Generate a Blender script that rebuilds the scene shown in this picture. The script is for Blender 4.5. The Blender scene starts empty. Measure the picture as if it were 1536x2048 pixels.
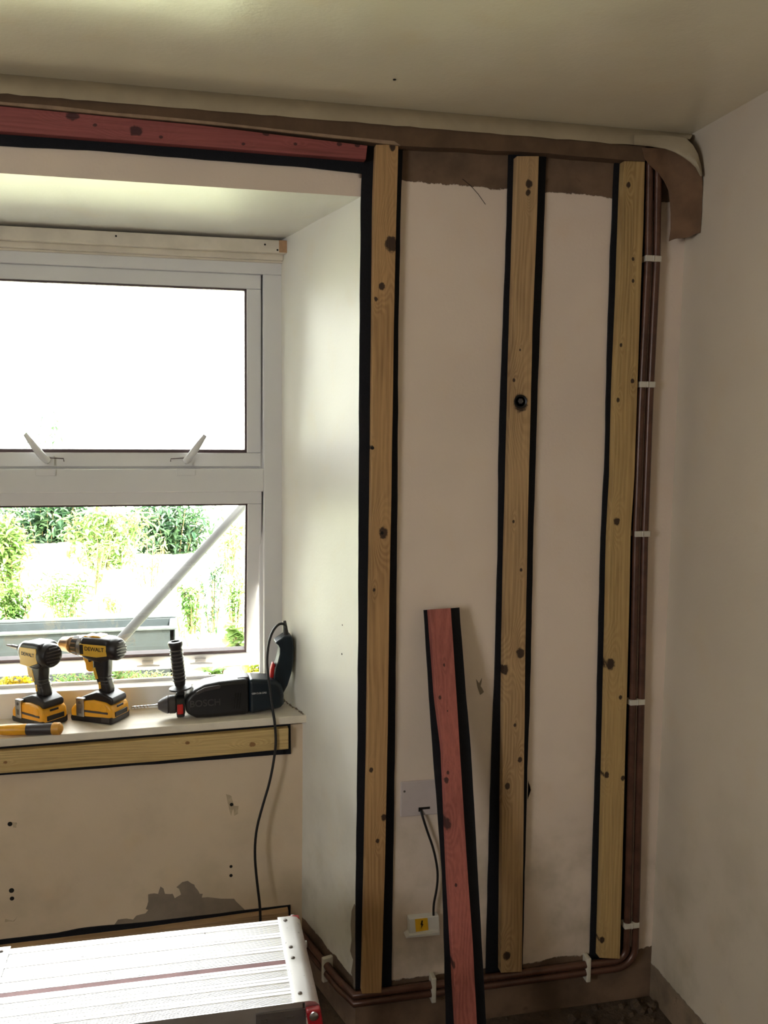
import bpy, bmesh, math, random
from mathutils import Vector, Matrix, noise
from mathutils.geometry import tessellate_polygon
random.seed(7)
PI = math.pi
# ------------------------------------------------------------------ camera
CAM = Vector((0.0, -2.13373, 1.56835))
FPX, CX, CY = 1800.0, 768.0, 1024.0
RX = Vector((0.976542105, -0.215112641, 0.00959522))
UY = Vector((0.011541062, 0.096785869, 0.995238313))
FZ = Vector((0.215017024, 0.971781378, -0.096998105))
cd = bpy.data.cameras.new('camera'); cam = bpy.data.objects.new('camera', cd)
bpy.context.scene.collection.objects.link(cam)
cd.sensor_fit = 'VERTICAL'; cd.sensor_height = 24.0; cd.lens = 24.0 * FPX / 2048.0
cd.clip_start = 0.02; cd.clip_end = 200
cam.matrix_world = Matrix(((RX.x, UY.x, -FZ.x, CAM.x), (RX.y, UY.y, -FZ.y, CAM.y), (RX.z, UY.z, -FZ.z, CAM.z), (0, 0, 0, 1)))
sc = bpy.context.scene
sc.camera = cam
COL = sc.collection
# ------------------------------------------------------------------ light and exposure
sc.view_settings.view_transform = 'Standard'; sc.view_settings.look = 'None'
sc.view_settings.gamma = 1; sc.view_settings.use_curve_mapping = False
sc.view_settings.exposure = 0.36
SKY = 13.5
SUN = 42.0
wd = bpy.data.worlds.new('overcast_sky'); sc.world = wd; wd.use_nodes = True
bg = wd.node_tree.nodes['Background']; bg.inputs[0].default_value = (1.0, 1.0, 0.99, 1); bg.inputs[1].default_value = SKY
def area(name, loc, rot, sx, sy, power, color, portal=False):
    l = bpy.data.lights.new(name, 'AREA'); l.shape = 'RECTANGLE'; l.size = sx; l.size_y = sy
    l.energy = power; l.color = color
    if portal: l.cycles.is_portal = True
    o = bpy.data.objects.new(name, l); COL.objects.link(o); o.location = loc; o.rotation_euler = rot
    return o
area('window_portal', (-0.42, 0.60, 1.40), (-PI / 2, 0, 0), 1.5, 1.4, 1, (1, 1, 1), True)
# hazy sun from behind the house: it only reaches the garden
sl = bpy.data.lights.new('sun', 'SUN'); sl.energy = SUN; sl.angle = math.radians(8); sl.color = (1.0, 0.98, 0.86)
so = bpy.data.objects.new('sun', sl); COL.objects.link(so)
so.rotation_euler = Vector((-0.30, 0.55, -0.78)).to_track_quat('-Z', 'Y').to_euler(); so.location = (1, -3, 6)
# second window opening, in the left wall beside the camera
LW = (-3.15, -2.1, 1.1, 2.0)
area('left_portal', (-2.47, (LW[0] + LW[1]) / 2, (LW[2] + LW[3]) / 2), (0, -PI / 2, 0), LW[3] - LW[2], LW[1] - LW[0], 1, (1, 1, 1), True)
sc.cycles.max_bounces = 10; sc.cycles.diffuse_bounces = 6; sc.cycles.glossy_bounces = 4
sc.cycles.transparent_max_bounces = 16
sc.cycles.sample_clamp_indirect = 30.0
sc.cycles.use_denoising = True
sc.cycles.caustics_reflective = True; sc.cycles.caustics_refractive = False

# ------------------------------------------------------------------ measuring helpers
def ray(x, y): return RX * ((x - CX) / FPX) - UY * ((y - CY) / FPX) + FZ
def hit(x, y, n, c):
    d = ray(x, y); n = Vector(n); return CAM + d * ((c - n.dot(CAM)) / n.dot(d))
def W(x, y, Y=0.0): return hit(x, y, (0, 1, 0), Y)
def G(x, y, Z=0.0): return hit(x, y, (0, 0, 1), Z)
JX0, JX1, JY1 = 0.410, 0.272, 0.47            # splayed right reveal, plan
JN = Vector((JY1, JX0 - JX1, 0)).normalized(); JC = JN.x * JX0
def J(x, y, off=0.0): return hit(x, y, JN, JC - off)
def lerp(a, b, t): return a + (b - a) * t

# ------------------------------------------------------------------ materials
def lin(c):
    return tuple(((v / 255) / 12.92 if v / 255 <= 0.04045 else ((v / 255 + 0.055) / 1.055) ** 2.4) for v in c) + (1,)
class NT:
    def __init__(s, name, rough=0.5, metal=0.0, spec=0.5):
        s.m = bpy.data.materials.new(name); s.m.use_nodes = True; s.t = s.m.node_tree
        s.b = s.t.nodes['Principled BSDF']; s.b.inputs['Roughness'].default_value = rough
        s.b.inputs['Metallic'].default_value = metal; s.b.inputs['Specular IOR Level'].default_value = spec
    def n(s, ty, ins=None, **kw):
        d = s.t.nodes.new(ty)
        for k, v in kw.items(): setattr(d, k, v)
        for k, v in (ins or {}).items():
            if hasattr(v, 'is_linked'): s.t.links.new(v, d.inputs[k])
            else: d.inputs[k].default_value = v
        return d
    def math(s, op, a, b=0.0, c=0.0, clamp=False):
        d = s.n('ShaderNodeMath', {0: a, 1: b, 2: c}, operation=op, use_clamp=clamp); return d.outputs[0]
    def mix(s, f, a, b, mode='MIX'):
        d = s.n('ShaderNodeMix', data_type='RGBA', blend_type=mode)
        for k, v in ((0, f), (6, a), (7, b)):
            if hasattr(v, 'is_linked'): s.t.links.new(v, d.inputs[k])
            else: d.inputs[k].default_value = v
        return d.outputs[2]
    def co(s): return s.n('ShaderNodeTexCoord').outputs['Object']
    def map(s, v, scale=(1, 1, 1), loc=(0, 0, 0)):
        return s.n('ShaderNodeMapping', {'Vector': v, 'Scale': scale, 'Location': loc}).outputs[0]
    def noise(s, v, scale, detail=4, rough=0.55):
        return s.n('ShaderNodeTexNoise', {'Vector': v, 'Scale': scale, 'Detail': detail, 'Roughness': rough}).outputs[0]
    def ramp(s, v, a, b, c=0.0, d=1.0):
        return s.n('ShaderNodeMapRange', {'Value': v, 'From Min': a, 'From Max': b, 'To Min': c, 'To Max': d}, interpolation_type='SMOOTHSTEP').outputs[0]
    def col(s, v): s.t.links.new(v, s.b.inputs['Base Color']) if hasattr(v, 'is_linked') else setattr(s.b.inputs['Base Color'], 'default_value', v)
    def bump(s, h, dist=0.002, strength=1.0):
        s.t.links.new(s.n('ShaderNodeBump', {'Height': h, 'Distance': dist, 'Strength': strength}).outputs[0], s.b.inputs['Normal'])

def plain(name, c, rough=0.5, metal=0.0, var=0.08, scale=30, bump=0.0, spec=0.5):
    k = NT(name, rough, metal, spec); v = k.co(); n = k.noise(v, scale)
    c = lin(c); d = tuple(x * (1 - 2.5 * var) for x in c[:3]) + (1,)
    k.col(k.mix(k.ramp(n, 0.3, 0.7), d, c))
    if bump: k.bump(n, bump)
    return k.m

def wall_mat(name, base, bare=None, top=None, bot=None, rough=0.45, stain=0.5, warp=(0, 0)):
    """painted plaster; bare plaster above z=top and below z=bot, mould specks low down"""
    k = NT(name, rough); v = k.co()
    big = k.noise(v, 1.6, 3); med = k.noise(v, 9, 4); fine = k.noise(v, 140, 3)
    c = k.mix(k.ramp(big, 0.3, 0.75), lin(base), lin(tuple(x * 0.94 for x in base)))
    c = k.mix(k.math('MULTIPLY', k.ramp(med, 0.5, 0.8), 0.35), c, lin(tuple(x * t for x, t in zip(base, (0.97, 0.93, 0.86)))))
    sep = k.n('ShaderNodeSeparateXYZ', {0: v}); z = sep.outputs[2]; x = sep.outputs[0]
    # small mould and dirt specks, thicker towards the damp foot of the wall
    sp = k.noise(v, 26, 5, 0.7); sp2 = k.noise(k.map(v, loc=(3, 1, 7)), 6, 4, 0.6)
    low = k.ramp(z, 0.05, 0.95, 1.0, 0.0)
    thr = k.math('MULTIPLY_ADD', low, -0.13, 0.80)
    m = k.math('MULTIPLY', k.ramp(k.math('SUBTRACT', sp, thr), 0.0, 0.05), stain)
    c = k.mix(m, c, lin((62, 58, 44)))
    m2 = k.math('MULTIPLY', k.math('MULTIPLY', k.ramp(sp2, 0.42, 0.72), low), 1.0 * stain)
    c = k.mix(m2, c, lin((122, 116, 88)))
    h = k.math('MULTIPLY_ADD', med, 1.0, k.math('MULTIPLY', fine, 0.25))
    if bare:
        e = k.math('MULTIPLY', k.math('SUBTRACT', k.noise(v, 16, 5, 0.65), 0.5), 0.035)
        zz = k.math('ADD', z, e); masks = []
        if top is not None:
            t = k.math('MULTIPLY_ADD', x, warp[0], -top)
            masks.append(k.math('MULTIPLY', k.ramp(k.math('ADD', zz, t), -0.001, 0.001), k.ramp(x, 0.40, 0.41)))
        if bot is not None:
            t = k.math('MULTIPLY_ADD', x, warp[1], -bot)
            masks.append(k.ramp(k.math('ADD', zz, t), -0.0015, 0.0015, 1.0, 0.0))
        m = masks[0] if len(masks) == 1 else k.math('MAXIMUM', masks[0], masks[1])
        bc = k.mix(k.ramp(med, 0.3, 0.7), lin(bare), lin(tuple(x * 0.72 for x in bare)))
        bc = k.mix(k.math('MULTIPLY', k.ramp(sp, 0.6, 0.7), 0.5), bc, lin((70, 50, 38)))
        c = k.mix(m, c, bc); h = k.math('MULTIPLY_ADD', m, -1.2, h)
        r = k.math('MULTIPLY_ADD', m, 0.9 - rough, rough); k.t.links.new(r, k.b.inputs['Roughness'])
    k.col(c); k.bump(h, 0.0022, 0.6)
    return k.m

def wood_mat(name, c1, c2, axis='Z', knots=(), rough=0.6, knotcol=(42, 22, 12), seed=0, ringf=105.0):
    """sawn softwood: long grain that bends round each knot; knots are (x, z, radius)"""
    k = NT(name, rough); v = k.co(); sep = k.n('ShaderNodeSeparateXYZ', {0: v})
    X, Y, Z = sep.outputs[0], sep.outputs[1], sep.outputs[2]
    u = X if axis == 'Z' else Z
    al = (8, 8, 0.9) if axis == 'Z' else (0.9, 8, 8)
    warp = k.noise(k.map(v, al, (seed, seed * 2, seed)), 1.3, 2, 0.5)
    coord = k.math('MULTIPLY_ADD', u, ringf, k.math('MULTIPLY', warp, 9.0))
    km = None
    for kx, kz, kr in knots:
        dx = k.math('SUBTRACT', X, kx); dz = k.math('SUBTRACT', Z, kz)
        if axis == 'Z': dz = k.math('MULTIPLY', dz, 0.75)
        else: dx = k.math('MULTIPLY', dx, 0.75)
        d = k.math('SQRT', k.math('MULTIPLY_ADD', dx, dx, k.math('MULTIPLY', dz, dz)))
        if axis == 'Z': dz2 = k.math('MULTIPLY', dz, 0.42); dd = k.math('SQRT', k.math('MULTIPLY_ADD', dx, dx, k.math('MULTIPLY', dz2, dz2)))
        else: dx2 = k.math('MULTIPLY', dx, 0.42); dd = k.math('SQRT', k.math('MULTIPLY_ADD', dx2, dx2, k.math('MULTIPLY', dz, dz)))
        coord = k.math('ADD', coord, k.ramp(dd, 0, kr * 3.2, 5.0 * min(1.0, kr / 0.009), 0.0))
        one = k.ramp(k.math('ADD', d, k.math('MULTIPLY', k.math('SUBTRACT', k.noise(v, 120, 2), 0.5), kr * 0.9)), kr * 0.75, kr * 1.15, 1.0, 0.0)
        km = one if km is None else k.math('MAXIMUM', km, one)
    w = k.math('FRACT', coord); w = k.math('ABSOLUTE', k.math('SUBTRACT', w, 0.5))
    ring = k.ramp(w, 0.08, 0.42, 1.0, 0.0)
    fib = k.noise(k.map(v, (70, 70, 2.2) if axis == 'Z' else (2.2, 70, 70)), 3, 3, 0.6)
    pat = k.noise(k.map(v, (4, 4, 1.2), (seed, 0, 0)) if axis == 'Z' else k.map(v, (1.2, 4, 4), (seed, 0, 0)), 2.4, 4, 0.6)
    c = k.mix(k.math('MULTIPLY', ring, k.ramp(pat, 0.3, 0.75, 0.08, 0.6)), lin(c1), lin(c2))
    c = k.mix(k.ramp(fib, 0.35, 0.75, 0.0, 0.28), c, lin(tuple(x * 0.62 for x in c2)))
    c = k.mix(k.ramp(pat, 0.5, 0.85, 0.0, 0.4), c, lin(tuple(x * 0.72 for x in c2)))
    if km is not None: c = k.mix(k.math('MULTIPLY', km, 0.95), c, lin(knotcol))
    k.col(c); k.bump(k.math('MULTIPLY_ADD', fib, 1.0, k.math('MULTIPLY', ring, 0.5)), 0.0007, 0.6)
    return k.m

M = {}
M['wall'] = wall_mat('painted plaster wall', (226, 209, 194), (122, 97, 76), 2.148, 0.135, warp=(0.012, -0.01), stain=0.55)
M['reveal'] = wall_mat('painted window reveal', (228, 225, 216), (130, 106, 86), None, 0.155, rough=0.5, stain=0.35)
M['panel'] = wall_mat('painted panel below the window', (222, 202, 176), None, stain=0.25)
M['right'] = wall_mat('painted right wall', (206, 194, 176), (140, 120, 98), None, 0.098, stain=0.4, warp=(0, 0), rough=0.5)
M['ceil'] = wall_mat('painted ceiling', (238, 230, 206), None, stain=0.0, rough=0.27)
M['room'] = plain('painted room wall', (118, 106, 92), 0.7, var=0.03, scale=3)
M['black'] = plain('black foam strip', (17, 19, 26), 0.75, var=0.12, scale=240, bump=0.0006, spec=0.3)
M['upvc'] = plain('white plastic frame', (226, 225, 226), 0.28, var=0.015, scale=5)
M['whitewood'] = plain('old white gloss paint', (226, 216, 200), 0.35, var=0.05, scale=18, bump=0.0008)
M['rawwood'] = plain('bare end of painted wood', (190, 150, 112), 0.7, var=0.1, scale=60)
M['gasket'] = plain('dark rubber gasket', (88, 70, 72), 0.6)
M['scuff'] = plain('scuffed plaster', (196, 176, 148), 0.9, var=0.1, scale=60)
M['dark'] = plain('dark hole', (20, 15, 12), 0.9)
M['mortar'] = plain('grey bare cement', (142, 128, 112), 0.95, var=0.07, scale=22, bump=0.001)
M['browncard'] = plain('brown bare board', (104, 80, 58), 0.85, var=0.13, scale=14, bump=0.001)
M['litedge_seam'] = plain('lit board edge and paper seam', (160, 134, 108), 0.8, var=0.12, scale=30)  # paler tone paints the light on the board's lower edge; also the ceiling seam
M['paper'] = plain('old painted lining paper', (172, 158, 132), 0.6, var=0.06, scale=12, bump=0.0008)
M['paperback'] = plain('brown back of lining paper', (118, 88, 64), 0.85, var=0.12, scale=20, bump=0.0008)
M['copper'] = plain('grimy brown painted pipe', (94, 62, 48), 0.34, 0.15, var=0.16, scale=22)
M['clip'] = plain('off white plastic pipe clip', (205, 198, 184), 0.5, var=0.05)
M['plate'] = plain('painted blanking plate', (196, 184, 182), 0.4, var=0.02)
M['socketwhite'] = plain('white plastic', (228, 226, 224), 0.35, var=0.02)
M['sticker'] = plain('yellow warning sticker', (236, 186, 44), 0.5, var=0.04)
M['cable'] = plain('black rubber cable', (22, 20, 20), 0.45)
M['toolblack'] = plain('black tool rubber', (27, 22, 23), 0.42, var=0.1)
M['toolgrey'] = plain('charcoal tool plastic', (66, 60, 60), 0.45)
M['yellow'] = plain('yellow tool plastic', (240, 172, 40), 0.38, var=0.05)
M['label'] = plain('yellow label panel', (226, 178, 62), 0.35, var=0.03)
M['ink'] = plain('black print', (26, 22, 20), 0.5)
M['printwhite'] = plain('white print', (205, 205, 205), 0.5)
M['teal'] = plain('dark blue green tool plastic', (9, 27, 37), 0.36, var=0.08)
M['gear'] = plain('black gear case', (17, 17, 19), 0.4, var=0.12)
M['red'] = plain('red plastic', (196, 34, 30), 0.35)
M['redleg'] = plain('dark red ladder leg', (156, 22, 34), 0.35)
M['steel'] = plain('bright steel', (196, 196, 198), 0.28, 1.0, var=0.08)
M['gunmetal'] = plain('warm dull chuck metal', (158, 128, 100), 0.34, 0.8, var=0.1)
M['greyplate'] = plain('grey painted steel bracket', (116, 108, 104), 0.4, 0.6)
M['pinkgap'] = plain('dusty red plastic strip', (160, 118, 122), 0.6)
M['woodyel'] = plain('yellow painted handle', (222, 160, 62), 0.4, var=0.08)
def alu():
    k = NT('worn ribbed aluminium', 0.36, 1.0); v = k.co()
    s = k.noise(k.map(v, (3, 1, 1)), 55, 4, 0.7); d = k.noise(k.map(v, (1, 1, 1), (5, 2, 1)), 14, 4, 0.7)
    c = k.mix(k.math('MULTIPLY', k.ramp(s, 0.62, 0.70), k.ramp(d, 0.45, 0.65)), lin((232, 230, 230)), lin((120, 112, 112)))
    k.col(c); k.t.links.new(k.ramp(d, 0.3, 0.7, 0.38, 0.52), k.b.inputs['Roughness'])
    return k.m
M['alu'] = alu()
def concrete():
    k = NT('dirty concrete floor', 0.9); v = k.co(); n = k.noise(v, 9, 6, 0.65); f = k.noise(v, 60, 5, 0.7)
    c = k.mix(k.ramp(n, 0.3, 0.7), lin((62, 48, 37)), lin((98, 80, 62)))
    c = k.mix(k.ramp(f, 0.62, 0.72, 0, 0.8), c, lin((46, 34, 26)))
    k.col(c); k.bump(k.math('ADD', n, f), 0.012, 1.0); return k.m
M['floor'] = concrete()
def glass():
    k = NT('window glass'); t = k.t
    tr = k.n('ShaderNodeBsdfTransparent', {0: (0.95, 0.97, 0.96, 1)}); gl = k.n('ShaderNodeBsdfGlossy', {1: 0.02})
    fr = k.n('ShaderNodeFresnel', {0: 1.45}); mx = k.n('ShaderNodeMixShader', {0: fr.outputs[0], 1: tr.outputs[0], 2: gl.outputs[0]})
    t.links.new(mx.outputs[0], t.nodes['Material Output'].inputs[0]); return k.m
M['glass'] = glass()
def leaf(name, c, c2):
    k = NT(name, 0.5); v = k.co(); n = k.noise(v, 8)
    col = k.mix(k.ramp(n, 0.35, 0.65), lin(c), lin(c2)); k.col(col)
    tl = k.n('ShaderNodeBsdfTranslucent', {0: col}); mx = k.n('ShaderNodeMixShader', {0: 0.4, 1: k.b.outputs[0], 2: tl.outputs[0]})
    k.t.links.new(mx.outputs[0], k.t.nodes['Material Output'].inputs[0]); return k.m
M['leafdeep'] = leaf('deep green leaf', (38, 66, 46), (62, 88, 56))
M['leaf'] = leaf('mid green leaf', (62, 96, 38), (88, 116, 52))
M['leaflight'] = leaf('light green leaf', (96, 126, 60), (126, 146, 88))
M['leafyellow'] = leaf('yellow leaf', (160, 138, 14), (100, 120, 26))
M['stem'] = plain('brown stem', (120, 104, 72), 0.8)
M['ground'] = plain('pale dry garden ground', (226, 228, 196), 0.9, var=0.05, scale=5)
M['polegrey'] = plain('grey weathered pole', (30, 28, 28), 0.7)
M['trough'] = plain('dark slate trough', (32, 39, 43), 0.7)
M['troughrim'] = plain('pale trough rim', (66, 70, 74), 0.6)

# ------------------------------------------------------------------ mesh helpers
def link(name, bm, mat, parent=None, bevel=0.0, seg=2, smooth=None, kind=None):
    bmesh.ops.recalc_face_normals(bm, faces=bm.faces)
    me = bpy.data.meshes.new(name); bm.to_mesh(me); bm.free()
    mats = mat if isinstance(mat, (list, tuple)) else [mat]
    for m in mats: me.materials.append(M[m] if isinstance(m, str) else m)
    if smooth is not None:
        for p in me.polygons: p.use_smooth = True
        me.set_sharp_from_angle(angle=math.radians(smooth))
    o = bpy.data.objects.new(name, me); COL.objects.link(o)
    if parent: o.parent = parent
    if bevel:
        b = o.modifiers.new('bevel', 'BEVEL'); b.width = bevel; b.segments = seg; b.limit_method = 'ANGLE'; b.angle_limit = math.radians(35)
        for p in me.polygons: p.use_smooth = True
        w = o.modifiers.new('wn', 'WEIGHTED_NORMAL'); w.keep_sharp = True
    if kind: o['kind'] = kind
    return o
def tag(o, label, cat, group=None):
    o['label'] = label; o['category'] = cat
    if group: o['group'] = group
    return o
def empty(name, loc, label, cat, group=None, rot=None):
    o = bpy.data.objects.new(name, None); COL.objects.link(o); o.empty_display_size = 0.05
    o.location = loc
    if rot is not None: o.rotation_euler = rot
    return tag(o, label, cat, group)
def BM(): return bmesh.new()
def box(bm, x0, x1, y0, y1, z0, z1, mt=None):
    vs = [bm.verts.new(p) for p in ((x0, y0, z0), (x1, y0, z0), (x1, y1, z0), (x0, y1, z0), (x0, y0, z1), (x1, y0, z1), (x1, y1, z1), (x0, y1, z1))]
    if mt is not None:
        for v in vs: v.co = mt @ v.co
    return [bm.faces.new([vs[i] for i in f]) for f in ((0, 3, 2, 1), (4, 5, 6, 7), (0, 1, 5, 4), (1, 2, 6, 5), (2, 3, 7, 6), (3, 0, 4, 7))]
def quad(bm, pts, mi=0):
    f = bm.faces.new([bm.verts.new(p) for p in pts]); f.material_index = mi; return f
def prism(bm, pts, off, mt=None):
    """polygon of 3D points pushed along the vector off"""
    off = Vector(off)
    a = [bm.verts.new(Vector(p)) for p in pts]; b = [bm.verts.new(Vector(p) + off) for p in pts]
    bm.faces.new(a); bm.faces.new(b[::-1]); n = len(a)
    for i in range(n): bm.faces.new([a[i], b[i], b[(i + 1) % n], a[(i + 1) % n]])
    if mt is not None:
        for v in a + b: v.co = mt @ v.co
def frame_at(d):
    d = d.normalized(); up = Vector((0, 0, 1)) if abs(d.z) < 0.9 else Vector((1, 0, 0))
    a = d.cross(up).normalized(); return a, d.cross(a).normalized()
def tube(bm, pts, r, n=10, caps=True, smoothpath=0):
    pts = [Vector(p) for p in pts]
    rs = list(r) if isinstance(r, (list, tuple)) else [r] * len(pts)
    for _ in range(smoothpath):
        q = [pts[0]]; qr = [rs[0]]
        for i in range(len(pts) - 1):
            q += [pts[i] * 0.75 + pts[i + 1] * 0.25, pts[i] * 0.25 + pts[i + 1] * 0.75]
            qr += [rs[i] * 0.75 + rs[i + 1] * 0.25, rs[i] * 0.25 + rs[i + 1] * 0.75]
        q.append(pts[-1]); qr.append(rs[-1]); pts, rs = q, qr
    rings = []; a = None
    for i, p in enumerate(pts):
        d = (pts[min(i + 1, len(pts) - 1)] - pts[max(i - 1, 0)]).normalized()
        if a is None: a, _b = frame_at(d)
        a = (a - d * a.dot(d)).normalized(); b = d.cross(a)
        rings.append([bm.verts.new(p + (a * math.cos(2 * PI * j / n) + b * math.sin(2 * PI * j / n)) * rs[i]) for j in range(n)])
    for i in range(len(rings) - 1):
        for j in range(n): bm.faces.new([rings[i][j], rings[i][(j + 1) % n], rings[i + 1][(j + 1) % n], rings[i + 1][j]])
    if caps: bm.faces.new(rings[0][::-1]); bm.faces.new(rings[-1])
def lathe(bm, prof, o, d, n=24):
    """prof = [(t, r)...] turned about the line o + t*d"""
    o, d = Vector(o), Vector(d).normalized(); a, b = frame_at(d); rings = []
    for t, r in prof:
        r = max(r, 1e-5)
        rings.append([bm.verts.new(o + d * t + (a * math.cos(2 * PI * j / n) + b * math.sin(2 * PI * j / n)) * r) for j in range(n)])
    for i in range(len(rings) - 1):
        for j in range(n): bm.faces.new([rings[i][j], rings[i][(j + 1) % n], rings[i + 1][(j + 1) % n], rings[i + 1][j]])
    bm.faces.new(rings[0][::-1]); bm.faces.new(rings[-1])
def sample(poly, t):
    """point on a polyline by fraction of its main run"""
    L = [0]
    for i in range(len(poly) - 1): L.append(L[-1] + (poly[i + 1] - poly[i]).length)
    s = t * L[-1]
    for i in range(len(poly) - 1):
        if s <= L[i + 1] + 1e-9: return poly[i].lerp(poly[i + 1], (s - L[i]) / (L[i + 1] - L[i]))
    return poly[-1]
def strip(bm, A, B, back, n=40, wob=0.0):
    """long flat piece between the edge lines A and B; back = vector to its rear face"""
    back = Vector(back); rows = []
    for i in range(n + 1):
        a, b = sample(A, i / n), sample(B, i / n)
        if wob:
            dr = (b - a).normalized()
            a = a + dr * wob * (noise.noise(a * 14) ); b = b + dr * wob * (noise.noise(b * 14 + Vector((5, 0, 0))))
        rows.append([bm.verts.new(p) for p in (a, b, b + back, a + back)])
    for i in range(n):
        for j in range(4): bm.faces.new([rows[i][j], rows[i][(j + 1) % 4], rows[i + 1][(j + 1) % 4], rows[i + 1][j]])
    bm.faces.new(rows[0][::-1]); bm.faces.new(rows[-1])
def text(name, body, size, mat, parent, mtx, extrude=0.0003, align='CENTER'):
    cu = bpy.data.curves.new('txt', 'FONT'); cu.body = body; cu.size = size; cu.extrude = extrude
    cu.align_x = align; cu.align_y = 'CENTER'; cu.offset = size * 0.012
    t = bpy.data.objects.new('txt', cu); COL.objects.link(t)
    bpy.context.view_layer.update()
    me = bpy.data.meshes.new_from_object(t.evaluated_get(bpy.context.evaluated_depsgraph_get()))
    bpy.data.objects.remove(t); bpy.data.curves.remove(cu)
    me.name = name; me.materials.clear(); me.materials.append(M[mat])
    o = bpy.data.objects.new(name, me); COL.objects.link(o); o.parent = parent; o.matrix_local = mtx
    return o

# ------------------------------------------------------------------ room shell
CEIL = 2.3015; XL = -2.3; YR = -3.6; WL = -1.52     # left edge of the recess
SOF0, SOF1 = 2.099, 2.082
XT, XB = 1.2525, 1.238                              # right corner, top and foot
PY = 0.325                                          # face of the thin wall under the window
JXP = JX0 + (JX1 - JX0) * PY / JY1
bm = BM(); box(bm, XL - 0.2, 1.45, YR - 0.2, 0.75, -0.12, 0.0)
fl = link('floor', bm, 'floor', kind='structure')
bm = BM(); box(bm, XL - 0.2, 1.6, YR - 0.2, 1.0, CEIL, CEIL + 0.12); link('ceiling', bm, 'ceil', kind='structure')
# front wall: pier, header, left pier (face y=0), 0.55 deep
bm = BM()
D = 0.62
f = [bm.verts.new(p) for p in ((JX0, 0, -0.0), (XB, 0, 0), (XT, 0, CEIL), (JX0, 0, CEIL), (JX0, 0, SOF0))]
bm.faces.new(f)
g = [bm.verts.new(p) for p in ((WL, 0, SOF0), (WL, 0, CEIL))]
bm.faces.new([g[0], f[4], f[3], g[1]])
h = [bm.verts.new(p) for p in ((XL, 0, 0), (WL, 0, 0), (XL, 0, CEIL))]
bm.faces.new([h[0], h[1], g[0], g[1], h[2]])
wf = link('wall_front', bm, 'wall', kind='structure')
# reveal: right jamb, soffit, left jamb and the outer wall leaf
bm = BM()
jx = JX0 + (JX1 - JX0) * (D / JY1)
# fine grid for the plastered jamb with a soft arris
N1, N2 = 8, 24
def jp(u, w):
    z = w * (SOF0 + (SOF1 - SOF0) * u)
    return Vector((JX0 + (JX1 - JX0) * u, JY1 * u, z)) - Vector((JN.x, JN.y, 0)) * 0.004 * noise.noise(Vector((u * 3, w * 5, 2)))* math.sin(PI*u)
grid = [[bm.verts.new(jp(i / N1, j / N2)) for j in range(N2 + 1)] for i in range(N1 + 1)]
for i in range(N1):
    for j in range(N2): bm.faces.new([grid[i][j], grid[i + 1][j], grid[i + 1][j + 1], grid[i][j + 1]])
quad(bm, [(WL, 0, SOF0), (JX0, 0, SOF0), (JX1, JY1, SOF1), (WL + 0.1, JY1, SOF1)])
quad(bm, [(WL, 0, 0), (WL, 0, SOF0), (WL + 0.1, JY1, SOF1), (WL + 0.1, JY1, 0)])
# outer leaf around the frame
OY = 0.62
for a in (((JX1, JY1, 0.0), (JX1 + 0.02, OY, 0.0), (JX1 + 0.02, OY, SOF1), (JX1, JY1, SOF1)),
          ((WL + 0.1, JY1, SOF1), (JX1, JY1, SOF1), (JX1, OY, SOF1), (WL + 0.1, OY, SOF1)),
          ((WL + 0.1, JY1, 0), (WL + 0.1, JY1, SOF1), (WL + 0.1, OY, SOF1), (WL + 0.1, OY, 0))): quad(bm, a)
wr = link('wall_reveal', bm, 'reveal', kind='structure', smooth=30)
bm = BM()
box(bm, JX1 + 0.02, 1.6, OY - 0.1, OY, -0.1, CEIL); box(bm, XL - 0.2, WL + 0.1, OY - 0.1, OY, -0.1, CEIL)
box(bm, WL + 0.1, JX1 + 0.02, OY - 0.1, OY, 2.047, CEIL)
link('wall_outer', bm, 'room', kind='structure')
# thin wall under the window
bm = BM(); box(bm, WL + 0.07, JXP + 0.012, PY, OY, 0, 0.725); wp = link('wall_recess', bm, 'panel', kind='structure')
# right wall
bm = BM()
quad(bm, [(XB, 0, 0), (XB, YR, 0), (XT, YR, CEIL), (XT, 0, CEIL)]); quad(bm, [(XB + .15, 0, 0), (XT + .15, 0, CEIL), (XT + .15, YR, CEIL), (XB + .15, YR, 0)])
quad(bm, [(XB, 0, 0), (XT, 0, CEIL), (XT + .15, 0, CEIL), (XB + .15, 0, 0)])
link('wall_right', bm, 'right', kind='structure')
bm = BM()
box(bm, XL - 0.15, XL, YR, LW[0], 0, CEIL); box(bm, XL - 0.15, XL, LW[1], 0, 0, CEIL)
box(bm, XL - 0.15, XL, LW[0], LW[1], 0, LW[2]); box(bm, XL - 0.15, XL, LW[0], LW[1], LW[3], CEIL)
link('wall_left', bm, 'room', kind='structure')
bm = BM(); box(bm, XL, 1.4, YR - .1, YR, 0, CEIL); link('wall_rear', bm, 'room', kind='structure')
# pale rubble along the floor edge
bm = BM()
for i in range(46):
    x = random.uniform(0.75, 1.225); y = random.uniform(-0.16, -0.006); s = random.choice((0.004, 0.006, 0.009, 0.014))
    b0 = len(bm.verts); bmesh.ops.create_icosphere(bm, subdivisions=1, radius=s, matrix=Matrix.Translation((x, y, s * 0.4)))
    bm.verts.ensure_lookup_table()
    for v in bm.verts[b0:]: v.co += Vector((random.uniform(-1, 1), random.uniform(-1, 1), random.uniform(-1, 1))) * s * 0.25
rb = link('rubble', bm, 'floor'); rb['kind'] = 'stuff'; tag(rb, 'loose plaster crumbs on the floor in the dark corner', 'rubble')

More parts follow.
